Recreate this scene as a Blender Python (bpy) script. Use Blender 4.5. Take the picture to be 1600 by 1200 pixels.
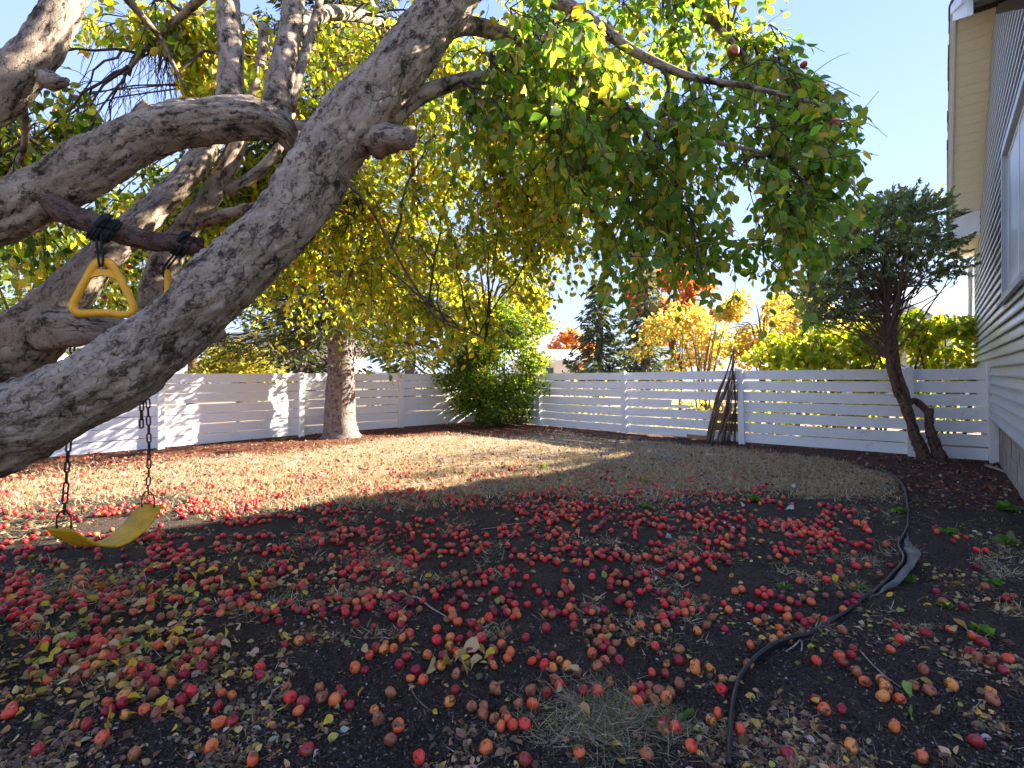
import bpy, math, random
import numpy as np
from mathutils import Vector, Matrix, noise

random.seed(7); rng = np.random.default_rng(7)
sc = bpy.context.scene
for o in list(bpy.data.objects): bpy.data.objects.remove(o)
R = math.radians
# ------------------------------------------------------------------ camera, sky, sun, exposure
F, CX, HY, EYE = 800.0, 800.0, 582.0, 1.35
cam = bpy.data.cameras.new('camera'); camo = bpy.data.objects.new('camera', cam); sc.collection.objects.link(camo)
camo.location = (0, 0, EYE); camo.rotation_euler = (R(90), 0, 0)
cam.sensor_width = 36; cam.lens = 36 * F / 1600; cam.shift_y = -(600 - HY) / 1600.0
cam.clip_start = 0.05; cam.clip_end = 2000; sc.camera = camo
SUN_EL, SUN_AZ = R(26), math.atan2(.925, .38)
sd = Vector((math.sin(SUN_AZ) * math.cos(SUN_EL), math.cos(SUN_AZ) * math.cos(SUN_EL), math.sin(SUN_EL)))
w = bpy.data.worlds.new('World'); sc.world = w; w.use_nodes = True
nt = w.node_tree; bg = nt.nodes['Background']
sky = nt.nodes.new('ShaderNodeTexSky'); sky.sky_type = 'NISHITA'; sky.sun_disc = False
sky.sun_elevation = SUN_EL; sky.sun_rotation = SUN_AZ; sky.air_density = 1.0; sky.dust_density = .15; sky.ozone_density = 2.0
# even out the sky dome: clear thin-haze blue as in the photograph, without a strong glow round the sun
mxs = nt.nodes.new('ShaderNodeMix'); mxs.data_type = 'RGBA'; mxs.inputs[0].default_value = .97
gm = nt.nodes.new('ShaderNodeTexCoord'); sx = nt.nodes.new('ShaderNodeSeparateXYZ'); nt.links.new(gm.outputs['Generated'], sx.inputs[0])
rmp = nt.nodes.new('ShaderNodeMapRange'); rmp.inputs[1].default_value = 0.; rmp.inputs[2].default_value = .7; nt.links.new(sx.outputs[2], rmp.inputs[0])
mxg = nt.nodes.new('ShaderNodeMix'); mxg.data_type = 'RGBA'; mxg.inputs[6].default_value = (.60, .75, 1.02, 1); mxg.inputs[7].default_value = (.31, .48, 1.08, 1)
nt.links.new(rmp.outputs[0], mxg.inputs[0]); nt.links.new(sky.outputs[0], mxs.inputs[6]); nt.links.new(mxg.outputs[2], mxs.inputs[7]); nt.links.new(mxs.outputs[2], bg.inputs[0]); bg.inputs[1].default_value = 0.15
sun = bpy.data.lights.new('sun', 'SUN'); sun.energy = 3.4; sun.angle = R(.55); sun.color = (1, .92, .80)
suno = bpy.data.objects.new('sun', sun); sc.collection.objects.link(suno)
suno.rotation_euler = sd.to_track_quat('Z', 'Y').to_euler()
vs = sc.view_settings; vs.view_transform = 'Standard'; vs.look = 'None'; vs.gamma = 1; vs.exposure = 3.2; vs.use_curve_mapping = False
sc.cycles.max_bounces = 8; sc.cycles.diffuse_bounces = 6; sc.cycles.transparent_max_bounces = 4; sc.cycles.use_denoising = True
sc.cycles.sample_clamp_indirect = 6; sc.cycles.use_adaptive_sampling = True; sc.cycles.adaptive_threshold = .025

def P(px, py, d): return Vector(((px - CX) / F * d, d, EYE - (py - HY) / F * d))
def G(px, py):
    d = F * EYE / (py - HY); return Vector(((px - CX) / F * d, d, 0))

# ------------------------------------------------------------------ helpers
COL = sc.collection
def tag(o, label=None, cat=None, group=None, kind=None):
    if label: o['label'] = label
    if cat: o['category'] = cat
    if group: o['group'] = group
    if kind: o['kind'] = kind
    return o
def empty(name, loc, *a, **k):
    o = bpy.data.objects.new(name, None); COL.objects.link(o); o.location = loc; o.empty_display_size = .1
    return tag(o, *a, **k)
def put(o, parent=None):
    COL.objects.link(o)
    if parent is not None:
        o.parent = parent
        if parent.type == 'EMPTY' and parent.parent is None: o.matrix_parent_inverse = Matrix.Translation(parent.location).inverted()
    return o
def mesh(name, V, Fs, mat, smooth=False, col=None, uv=None):
    """Fs: int array (n,k) or a list of such arrays"""
    V = np.asarray(V, dtype=np.float32); me = bpy.data.meshes.new(name)
    if isinstance(Fs, np.ndarray): Fs = [Fs]
    Fs = [np.asarray(f, dtype=np.int32) for f in Fs if len(f)]
    loops = np.concatenate([f.ravel() for f in Fs]); tot = np.concatenate([np.full(len(f), f.shape[1], np.int32) for f in Fs])
    st = np.concatenate([[0], np.cumsum(tot)[:-1]]).astype(np.int32)
    me.vertices.add(len(V)); me.vertices.foreach_set('co', V.ravel())
    me.loops.add(len(loops)); me.loops.foreach_set('vertex_index', loops)
    me.polygons.add(len(tot)); me.polygons.foreach_set('loop_start', st); me.polygons.foreach_set('loop_total', tot)
    if smooth: me.polygons.foreach_set('use_smooth', np.ones(len(tot), bool))
    me.update(calc_edges=True)
    if col is not None:
        c = np.ones((len(V), 4), np.float32); c[:, :3] = col
        a = me.color_attributes.new('Col', 'FLOAT_COLOR', 'POINT'); a.data.foreach_set('color', c.ravel())
    if uv is not None:
        u = me.uv_layers.new(name='UVMap'); u.data.foreach_set('uv', np.asarray(uv, np.float32)[loops].ravel())
    if mat: me.materials.append(mat)
    return me
def obj(name, me, parent=None): return put(bpy.data.objects.new(name, me), parent)

class MB:   # collects boxes and prisms into one mesh
    def __init__(s): s.v = []; s.f = []
    def hexa(s, c):     # 8 corners: bottom 4 ccw, top 4 ccw
        n = len(s.v); s.v += [tuple(p) for p in c]
        for q in ((0, 3, 2, 1), (4, 5, 6, 7), (0, 1, 5, 4), (1, 2, 6, 5), (2, 3, 7, 6), (3, 0, 4, 7)): s.f.append([n + i for i in q])
        return s
    def box(s, a, b, fn=None):
        (x0, y0, z0), (x1, y1, z1) = a, b
        c = [(x0, y0, z0), (x1, y0, z0), (x1, y1, z0), (x0, y1, z0), (x0, y0, z1), (x1, y0, z1), (x1, y1, z1), (x0, y1, z1)]
        return s.hexa([fn(*p) for p in c] if fn else c)
    def build(s, name, mat, parent=None):
        me = bpy.data.meshes.new(name); me.from_pydata(s.v, [], s.f); me.materials.append(mat)
        return obj(name, me, parent)

def spline(pts, rad, step):
    """Catmull-Rom through pts with radii, sampled about every step metres"""
    p = np.array([tuple(q) for q in pts], float); r = np.array(rad, float)
    p = np.vstack([2 * p[0] - p[1], p, 2 * p[-1] - p[-2]]); r = np.concatenate([[r[0]], r, [r[-1]]])
    out, ro = [], []
    for i in range(1, len(p) - 2):
        n = max(2, int(np.linalg.norm(p[i + 1] - p[i]) / step))
        for k in range(n):
            t = k / n; a, b, c, d = p[i - 1], p[i], p[i + 1], p[i + 2]
            out.append(.5 * ((2 * b) + (c - a) * t + (2 * a - 5 * b + 4 * c - d) * t * t + (3 * b - a - 3 * c + d) * t ** 3))
            ro.append(r[i] + (r[i + 1] - r[i]) * t)
    out.append(p[-2]); ro.append(r[-2])
    return np.array(out), np.array(ro)
def tube(pts, rad, seg=8, cap=True, bark=0.0, seed=0.0, ridge=.012):
    pts = np.asarray(pts, float); n = len(pts)
    T = np.gradient(pts, axis=0); T /= np.linalg.norm(T, axis=1)[:, None] + 1e-9
    ref = np.array([0, 0, 1.]) if abs(T[0][2]) < .9 else np.array([1., 0, 0])
    N = np.zeros((n, 3)); v = ref - T[0] * (ref @ T[0]); N[0] = v / np.linalg.norm(v)
    for i in range(1, n):
        v = N[i - 1] - T[i] * (N[i - 1] @ T[i]); N[i] = v / (np.linalg.norm(v) + 1e-9)
    B = np.cross(T, N); L = np.concatenate([[0], np.cumsum(np.linalg.norm(np.diff(pts, axis=0), axis=1))])
    th = np.linspace(0, 2 * np.pi, seg + 1); rr = np.repeat(np.asarray(rad)[:, None], seg + 1, 1).astype(float)
    if bark:
        for i in range(n):
            r = rad[i]
            for j in range(seg):
                c, s = math.cos(th[j]), math.sin(th[j])
                a = noise.noise((c * r * 7 + seed, s * r * 7, L[i] * 5)) * .17 * r
                a += noise.noise((c * 1.3 + seed, s * 1.3, L[i] * 2.3)) * .12 * r
                g = noise.noise((c * r * 42 + seed, s * r * 42, L[i] * 13)); g2 = noise.noise((c * r * 95, s * r * 95 + seed, L[i] * 34))
                a += (min(abs(g) * 1.8, .55) - .3) * ridge + g2 * ridge * .45
                rr[i, j] += a * bark
            rr[i, seg] = rr[i, 0]
    V = pts[:, None, :] + rr[:, :, None] * (np.cos(th)[None, :, None] * N[:, None, :] + np.sin(th)[None, :, None] * B[:, None, :])
    UV = np.stack([np.repeat((th / (2 * np.pi))[None], n, 0) * (2 * np.pi * np.mean(rad)), np.repeat(L[:, None], seg + 1, 1)], -1)
    idx = np.arange(n * (seg + 1)).reshape(n, seg + 1)
    Q = np.stack([idx[:-1, :-1], idx[:-1, 1:], idx[1:, 1:], idx[1:, :-1]], -1).reshape(-1, 4)
    V = V.reshape(-1, 3); UV = UV.reshape(-1, 2)
    Ts = np.zeros((0, 3), int)
    if cap:
        k = len(V); V = np.vstack([V, pts[0], pts[-1]]); UV = np.vstack([UV, UV[0], UV[-1]])
        Ts = np.array([(k, idx[0, j + 1], idx[0, j]) for j in range(seg)] + [(k + 1, idx[-1, j], idx[-1, j + 1]) for j in range(seg)])
    return V, Q, Ts, UV
def tube_obj(name, pts, rad, mat, parent=None, seg=8, step=.05, bark=0, seed=0, ridge=.012):
    p, r = spline(pts, rad, step); V, Q, T, UV = tube(p, r, seg, True, bark, seed, ridge)
    return obj(name, mesh(name, V, [Q, T], mat, True, uv=UV), parent)
class Tubes:  # many thin twigs in one mesh
    def __init__(s): s.V = []; s.Q = []; s.n = 0
    def add(s, pts, rad, seg=4):
        V, Q, T, UV = tube(pts, rad, seg, False); s.V.append(V); s.Q.append(Q + s.n); s.n += len(V)
    def build(s, name, mat, parent=None, kind='stuff'):
        return tag(obj(name, mesh(name, np.vstack(s.V), np.vstack(s.Q), mat, True), parent), kind=kind)

# leaf templates: (across, along, up)
def t_leaf():
    v = [(0, 0, 0)]
    for y, h in ((.22, .27), (.52, .36), (.8, .22)):
        v += [(-h, y, .10 * h / .36 - .18 * y * y), (0, y, -.18 * y * y - .02), (h, y, .10 * h / .36 - .18 * y * y)]
    v.append((0, 1.04, -.22))
    f = [(0, 2, 1), (0, 3, 2)]
    for a in (1, 4): f += [(a, a + 1, a + 4), (a, a + 4, a + 3), (a + 1, a + 2, a + 5), (a + 1, a + 5, a + 4)]
    f += [(7, 8, 10), (8, 9, 10)]
    return np.array(v, float), np.array(f)
T_NEAR = t_leaf()
T_FAR = (np.array([(0, 0, 0), (-.36, .45, .06), (0, 1, -.06), (.36, .45, .06)], float), np.array([(0, 3, 2), (0, 2, 1)]))
T_NEED = (np.array([(-.10, 0, 0), (.10, 0, 0), (.13, .5, -.03), (0, 1, -.1), (-.13, .5, -.03)], float), np.array([(0, 1, 2), (0, 2, 4), (4, 2, 3)]))
T_BLADE = (np.array([(-.035, 0, 0), (.035, 0, 0), (.025, .5, .06), (-.025, .5, .06), (0, 1, .3)], float), np.array([(0, 1, 2), (0, 2, 3), (3, 2, 4)]))
def norm(a): return a / (np.linalg.norm(a, axis=-1, keepdims=True) + 1e-9)
def leaves(c, d, nr, size, tmpl, col, wid=None):
    Vt, Ft = tmpl; c = np.asarray(c, float); d = norm(np.asarray(d, float)); nr = np.asarray(nr, float)
    s = norm(np.cross(d, nr)); nr = np.cross(s, d); size = np.asarray(size, float)
    wx = size if wid is None else size * wid
    V = c[:, None] + Vt[None, :, 0, None] * s[:, None] * wx[:, None, None] + Vt[None, :, 1, None] * d[:, None] * size[:, None, None] + Vt[None, :, 2, None] * nr[:, None] * size[:, None, None]
    k = len(Vt); Fa = (Ft[None] + (np.arange(len(c)) * k)[:, None, None]).reshape(-1, 3)
    return V.reshape(-1, 3), Fa, np.repeat(np.asarray(col, float), k, 0)
def leaf_obj(name, args, mat, parent=None, kind='stuff'):
    V, Fa, C = leaves(*args)
    return tag(obj(name, mesh(name, V, Fa, mat, False, C), parent), kind=kind)
def palette(n, cols, wts, jit=.18):
    cols = np.array(cols, float); w_ = np.array(wts, float); w_ /= w_.sum()
    c = cols[rng.choice(len(cols), n, p=w_)]
    return np.clip(c * (1 + rng.normal(0, jit, (n, 1))) * (1 + rng.normal(0, jit * .35, (n, 3))), .003, .9)
def rand_dir(n, bias=(0, 0, 0)): return norm(norm(rng.normal(size=(n, 3))) + np.array(bias))

# ------------------------------------------------------------------ materials
class NB:
    def __init__(s, name):
        s.m = bpy.data.materials.new(name); s.m.use_nodes = True; s.t = s.m.node_tree; s.t.nodes.clear()
        s.out = s.t.nodes.new('ShaderNodeOutputMaterial')
    def n(s, typ, **k):
        x = s.t.nodes.new('ShaderNode' + typ)
        for a, b in k.items():
            if a.startswith('i_'):
                key = a[2:]; key = int(key) if key.isdigit() else key.replace('_', ' ')
                if isinstance(b, bpy.types.NodeSocket): s.t.links.new(b, x.inputs[key])
                else: x.inputs[key].default_value = b
            else: setattr(x, a, b)
        return x
    def noise(s, vec, scale, detail=4, rough=.6): return s.n('TexNoise', i_Vector=vec, i_Scale=scale, i_Detail=detail, i_Roughness=rough).outputs[0]
    def mapr(s, v, a, b, c=0., d=1.): return s.n('MapRange', i_0=v, i_1=a, i_2=b, i_3=c, i_4=d).outputs[0]
    def mix(s, f, a, b):
        x = s.n('Mix', data_type='RGBA')
        for i, v in ((0, f), (6, a), (7, b)):
            if isinstance(v, bpy.types.NodeSocket): s.t.links.new(v, x.inputs[i])
            else: x.inputs[i].default_value = v if not isinstance(v, tuple) else (*v, 1)
        return x.outputs[2]
    def math(s, op, a, b=0.):
        return s.n('Math', operation=op, i_0=a, i_1=b).outputs[0]
    def bsdf(s, col, rough=.7, spec=.3, bump=None, bstr=.3, bdist=.01, **k):
        b = s.n('BsdfPrincipled')
        for key, v in (('Base Color', col), ('Roughness', rough), ('Specular IOR Level', spec)):
            if isinstance(v, bpy.types.NodeSocket): s.t.links.new(v, b.inputs[key])
            else: b.inputs[key].default_value = (*v, 1) if isinstance(v, tuple) else v
        if bump is not None:
            bp = s.n('Bump', i_Height=bump, i_Strength=bstr, i_Distance=bdist); s.t.links.new(bp.outputs[0], b.inputs['Normal'])
        return b.outputs[0]
    def done(s, sh): s.t.links.new(sh, s.out.inputs[0]); return s.m
def tc(b, which='Object'): return b.n('TexCoord').outputs[which]
def mp(b, v, scale): return b.n('Mapping', i_Vector=v, i_Scale=scale).outputs[0]

def leaf_mat(name, trans=.45, rough=.5, tint=(1.25, 1.2, .55), spec=.35):
    b = NB(name); c = b.n('Attribute', attribute_name='Col').outputs[0]
    nz = b.noise(tc(b), 60, 2); c2 = b.mix(b.mapr(nz, .3, .7), c, b.n('HueSaturation', i_Value=.72, i_Color=c).outputs[0])
    sp_ = b.noise(tc(b), 230, 2); c2 = b.mix(b.mapr(sp_, .66, .72, 0., .7), c2, (.16, .085, .03)); sh = b.bsdf(c2, rough, spec)
    t = b.n('Mix', data_type='RGBA', blend_type='MULTIPLY'); t.inputs[0].default_value = 1; t.inputs[7].default_value = (*tint, 1); b.t.links.new(c, t.inputs[6])
    tr = b.n('BsdfTranslucent', i_Color=t.outputs[2])
    mx = b.n('MixShader', i_0=trans, i_1=sh, i_2=tr.outputs[0]); return b.done(mx.outputs[0])
M_LEAF = leaf_mat('apple_leaf', .58, .4, (1.75, 1.5, .45))
M_LEAF2 = leaf_mat('broad_leaf', .58, .55, (1.65, 1.45, .5))
M_NEEDLE = leaf_mat('needles', .35, .85, (1.25, 1.2, .55), .08)
M_LITTER = leaf_mat('litter', .12, .7, (1.1, 1, .7), .2)
M_STRAW = leaf_mat('straw', .3, .7, (1.2, 1.05, .7), .15)

def bark_mat(name, light, mid, dark, sc_=1.0, lichen=.3):
    b = NB(name); uv = tc(b, 'UV'); nz = b.n('TexNoise', i_Vector=uv, i_Scale=40. * sc_, i_Detail=3.)
    dv = b.n('Mix', data_type='VECTOR'); dv.inputs[0].default_value = .034; b.t.links.new(uv, dv.inputs[4]); b.t.links.new(nz.outputs[1], dv.inputs[5])
    def st(x, y, l=0.): return b.n('Mapping', i_Vector=dv.outputs[1], i_Scale=(x, y, 1), i_Location=(l, l * 1.7, 0)).outputs[0]
    edge = b.n('TexVoronoi', feature='DISTANCE_TO_EDGE', i_Vector=st(1, .36), i_Scale=26. * sc_).outputs[0]
    cell = b.n('TexVoronoi', feature='F1', i_Vector=st(1, .36), i_Scale=26. * sc_).outputs[1]
    cw = b.mapr(b.noise(uv, 11 * sc_, 4), .47, .70, .002, .10); crack = b.n('MapRange', i_0=edge, i_1=0., i_2=cw, i_3=0., i_4=1.).outputs[0]
    fl = b.noise(st(1, .26), 42 * sc_, 8, .72); fl2 = b.noise(st(1, .5, 3.), 17 * sc_, 7, .66); fine = b.noise(st(1, .6, 6.), 170 * sc_, 4, .7); big = b.noise(uv, 5. * sc_, 4, .6)
    c = b.mix(b.mapr(fl2, .36, .62), mid, light)
    tone = b.n('SeparateColor', i_0=cell).outputs[0]; c = b.mix(b.mapr(tone, 0., 1., 0., .4), c, tuple(x * .62 for x in light))
    c = b.mix(b.mapr(fine, .42, .70, 0., .5), c, tuple(min(1, x * 1.25) for x in light))
    c = b.mix(b.math('MULTIPLY', b.mapr(big, .55, .68), lichen), c, tuple(min(1, x * q) for x, q in zip(light, (1.35, 1.38, 1.38))))
    c = b.mix(b.mapr(fl, .49, .37, 0., .9), c, dark); c = b.mix(b.mapr(fl2, .47, .36, 0., .88), c, dark); c = b.mix(b.mapr(fine, .38, .28, 0., .5), c, dark)
    c = b.mix(b.mapr(crack, 0., 1., .65, 0.), c, dark)
    h = b.math('ADD', b.math('MULTIPLY', crack, .45), b.math('ADD', b.math('MULTIPLY', fl, 1.2), b.math('ADD', b.math('MULTIPLY', fine, .5), b.math('MULTIPLY', tone, .25))))
    return b.done(b.bsdf(c, .9, .18, h, .8, .016))
M_BARK = bark_mat('apple_bark', (.50, .385, .275), (.23, .158, .105), (.028, .018, .012), 1., .7)
M_BARK2 = bark_mat('spruce_bark', (.34, .265, .225), (.19, .14, .118), (.05, .036, .032), 1.3, .2)
M_BARK3 = bark_mat('cedar_bark', (.24, .15, .11), (.14, .08, .06), (.03, .02, .016), 1.6, .1)
def plain(name, col, rough=.6, spec=.3, var=.25, scale=12., bstr=.15, stretch=(1, 1, 1), coat=None):
    b = NB(name); v = mp(b, tc(b), stretch); nz = b.noise(v, scale, 5, .65)
    c = b.mix(b.mapr(nz, .3, .7), tuple(x * (1 - var) for x in col), tuple(min(1, x * (1 + var)) for x in col))
    return b.done(b.bsdf(c, rough, spec, nz, bstr, .004))
M_TWIG = plain('twig', (.075, .055, .045), .85, .2)
M_STEM = plain('stem', (.13, .07, .045), .85, .2)
M_STICK = plain('stick_bark', (.17, .115, .088), .9, .1, .5, 30)
M_PALESTICK = plain('pale_stick', (.34, .27, .21), .9, .1, .4, 40)
M_CHAIN = plain('chain_steel', (.06, .052, .05), .45, .5, .4, 60)
M_CHAIN.node_tree.nodes['Principled BSDF'].inputs['Metallic'].default_value = .6
M_YELLOW = plain('yellow_plastic', (.88, .38, .008), .42, .45, .14, 25, .08)
M_SEAT = plain('yellow_rubber', (.78, .42, .012), .5, .4, .32, 16, .2)
M_ROPE = plain('dark_rope', (.022, .026, .026), .8, .2, .4, 90, .5)
M_EDGE = plain('black_edging', (.014, .014, .015), .4, .45, .5, 14, .5)
M_METAL = plain('pale_metal', (.62, .6, .55), .4, .5, .08)
M_CREAM = plain('cream_soffit', (.74, .69, .56), .6, .3, .07, 30)
M_TRIM = plain('white_trim', (.72, .73, .73), .5, .4, .05)
M_GREYTRIM = plain('grey_trim', (.40, .43, .45), .5, .4, .06)
M_SHINGLE = plain('shingle', (.10, .085, .08), .9, .1, .4, 30, .6)
M_CONC = plain('concrete', (.36, .31, .26), .9, .15, .28, 7, .5)
M_BROWNWOOD = plain('bare_wood', (.36, .19, .10), .8, .2, .3, 10, .3, (1, 1, 8))
b = NB('window_glass'); M_GLASS = b.done(b.bsdf((.03, .035, .04), .06, .6))
# white paint: worn, dirty towards its grain, each board a little different
def paint(name, base):
    b = NB(name); v = tc(b); oi = b.n('ObjectInfo'); rnd = oi.outputs['Random']
    off = b.n('VectorMath', operation='ADD', i_0=v); cb = b.n('CombineXYZ', i_0=b.math('MULTIPLY', rnd, 30.), i_2=b.math('MULTIPLY', rnd, 17.)); b.t.links.new(cb.outputs[0], off.inputs[1])
    g = b.noise(mp(b, off.outputs[0], (.8, .8, 22)), 6, 6, .7); d = b.noise(off.outputs[0], 3.2, 6, .72); d2 = b.noise(off.outputs[0], 30, 3, .7)
    c = b.mix(b.mapr(rnd, 0, 1), base, tuple(x * .93 for x in base))
    c = b.mix(b.mapr(g, .55, .78, 0., .28), c, (.45, .41, .37))
    c = b.mix(b.mapr(d, .60, .74, 0., .5), c, (.33, .29, .25))
    c = b.mix(b.math('MULTIPLY', b.mapr(d2, .68, .74), b.mapr(d, .45, .6)), c, (.16, .12, .095))
    return b.done(b.bsdf(c, .62, .3, g, .25, .004))
M_PAINT = paint('white_paint', (.86, .86, .86)); M_POST = paint('post_paint', (.84, .83, .82))
def siding():
    b = NB('vinyl_siding'); v = tc(b); g = b.noise(mp(b, v, (1, 1, 26)), 5, 5, .6); d = b.noise(v, 1.6, 5)
    c = b.mix(b.mapr(g, .3, .7), (.42, .44, .455), (.49, .51, .52)); c = b.mix(b.mapr(d, .45, .75, 0., .5), c, (.35, .34, .32))
    return b.done(b.bsdf(c, .33, .5, g, .12, .003))
M_SIDE = siding()
def apple_mat(name, a, bcol, spot, rough=.32, bump=.05):
    b = NB(name); v = tc(b); rnd = b.n('ObjectInfo').outputs['Random']
    o = b.n('VectorMath', operation='ADD', i_0=v); cb = b.n('CombineXYZ', i_0=b.math('MULTIPLY', rnd, 9.), i_1=b.math('MULTIPLY', rnd, 5.)); b.t.links.new(cb.outputs[0], o.inputs[1])
    n1 = b.noise(o.outputs[0], 22, 3); n2 = b.noise(mp(b, o.outputs[0], (1, 1, .3)), 120, 3); n3 = b.noise(o.outputs[0], 45, 5, .7)
    c = b.mix(b.mapr(b.math('ADD', n1, b.math('MULTIPLY', rnd, .35)), .45, .80), a, bcol); n4 = b.noise(o.outputs[0], 300, 2); rot = b.mapr(b.math('ADD', b.noise(o.outputs[0], 30, 2), b.math('MULTIPLY', rnd, .22)), .70, .75); c = b.mix(rot, c, (.17, .06, .022)); c = b.mix(b.mapr(n4, .62, .72, 0., .5), c, tuple(min(1, x * 1.5 + .08) for x in bcol))
    c = b.mix(b.mapr(n2, .5, .75, 0., .35), c, bcol); c = b.mix(b.mapr(n3, .60, .70, 0., .8), c, spot)
    sx = b.n('SeparateXYZ', i_0=v); rad = b.math('ADD', b.math('MULTIPLY', sx.outputs[0], sx.outputs[0]), b.math('MULTIPLY', sx.outputs[1], sx.outputs[1]))
    c = b.mix(b.mapr(rad, .000006, .00003, .8, 0.), c, (.09, .045, .02))
    return b.done(b.bsdf(c, b.mapr(n3, .45, .75, rough * .75, .7), .35, n3, bump, .003))
AM = {'r': apple_mat('apple_red', (.68, .014, .024), (.74, .12, .035), (.28, .010, .012)),
      'd': apple_mat('apple_maroon', (.26, .010, .020), (.40, .026, .028), (.09, .008, .010)),
      'o': apple_mat('apple_orange', (.68, .09, .03), (.76, .26, .05), (.30, .06, .02), .36),
      'b': apple_mat('apple_brown', (.25, .065, .03), (.42, .14, .05), (.09, .026, .012), .5, .35),
      'y': apple_mat('apple_yellow', (.66, .34, .07), (.60, .20, .06), (.42, .14, .035), .4)}
b = NB('apple_mass'); c = b.n('Attribute', attribute_name='Col').outputs[0]; M_APPLES = b.done(b.bsdf(c, .45, .4, b.noise(tc(b), 40), .1, .003))

# ------------------------------------------------------------------ ground: one sheet, zones of soil, dry lawn, needle mulch
HA, HD, HN = Vector((7.28, 7.77, 0)), Vector((.64, .768, 0)), Vector((-.768, .64, 0))     # house wall line, along it, towards the yard
edge_px = [(1138, 1200), (1141, 1150), (1145, 1105), (1157, 1062), (1190, 1028), (1235, 1003), (1275, 990), (1315, 962), (1345, 938), (1372, 918), (1398, 895), (1412, 878), (1404, 856), (1412, 838), (1419, 815), (1417, 785), (1411, 763), (1398, 745), (1375, 733), (1352, 730)]
edge_pts = [G(*p) for p in edge_px]
FL = [(-14.0, 2.05), (-11.5, 4.35), (-9.75, 5.95), (-8.02, 7.55), (-6.29, 9.15), (-4.55, 11.02), (-2.75, 12.56), (-.656, 14.35)]
FR = [(-.656, 14.35), (.70, 13.13), (2.53, 11.49), (4.39, 9.82), (6.45, 8.31), (7.27, 7.77)]
def seg_dist(x, y, poly):
    best = np.full(x.shape, 1e9)
    for (x0, y0), (x1, y1) in zip(poly[:-1], poly[1:]):
        dx, dy = x1 - x0, y1 - y0; t = np.clip(((x - x0) * dx + (y - y0) * dy) / (dx * dx + dy * dy), 0, 1)
        best = np.minimum(best, np.hypot(x - x0 - t * dx, y - y0 - t * dy))
    return best
def sst(a, b_, x): t = np.clip((x - a) / (b_ - a), 0, 1); return t * t * (3 - 2 * t)
EX = np.array([p.x for p in edge_pts]); EY = np.array([p.y for p in edge_pts])
def edge_x(y): return np.interp(y, EY, EX, left=EX[0], right=EX[-1])
def fbm(x, y, f, sd_=0.0):
    return np.array([noise.fractal((a * f, b_ * f, sd_), 1.0, 2.0, 4) for a, b_ in zip(np.ravel(x), np.ravel(y))]).reshape(np.shape(x))
def zones(x, y):
    dl = seg_dist(x, y, FL); dr = seg_dist(x, y, FR[1:]); dc = np.hypot(x + .66, y - 14.3)
    wob = fbm(x, y, .6)
    right = sst(-.12, .12, x - edge_x(y)) * (y < 9.2)
    lawn = sst(4.9, 6.5, y + .55 * wob - .04 * x) * (1 - .9 * sst(3.7, 4.6, x + .35 * wob) * sst(6.3, 5.3, y))
    mul = np.maximum(sst(2.6, 1.2, dl + wob * .5), sst(4.2, 2.2, dc + wob * .5)); brn = np.maximum(sst(1.15, .55, dr + wob * .35), right * sst(4.8, 6.2, y + wob))
    mul = mul * (x < 2.2); lawn = lawn * (1 - right) * (1 - np.maximum(mul, brn))
    return lawn, mul, brn, right
def axis(a, b_, fine, far):
    core = np.arange(a, b_, fine); t = np.geomspace(fine, far, 26)
    return np.concatenate([(a - np.cumsum(t))[::-1], core, b_ + np.cumsum(t)])
gx, gy = axis(-7.5, 8.2, .07, 90.), axis(1.0, 14.6, .07, 110.)
XX, YY = np.meshgrid(gx, gy)
lawn, mul, brn, rgt = zones(XX, YY)
outside = np.maximum((YY > 15) | (XX < -14) | (XX > 10), 0)
ZZ = fbm(XX, YY, 3.1, 4.) * .012 + fbm(XX, YY, .7, 8.) * .02
ZZ = np.where(np.abs(XX) + YY > 40, -.02, ZZ - .012)
def gz(x, y): return noise.fractal((x * 3.1, y * 3.1, 4.), 1., 2., 4) * .012 + noise.fractal((x * .7, y * .7, 8.), 1., 2., 4) * .02 - .012
ny, nx = XX.shape; idx = np.arange(nx * ny).reshape(ny, nx)
GV = np.stack([XX, YY, ZZ], -1).reshape(-1, 3); GQ = np.stack([idx[:-1, :-1], idx[:-1, 1:], idx[1:, 1:], idx[1:, :-1]], -1).reshape(-1, 4)
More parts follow.
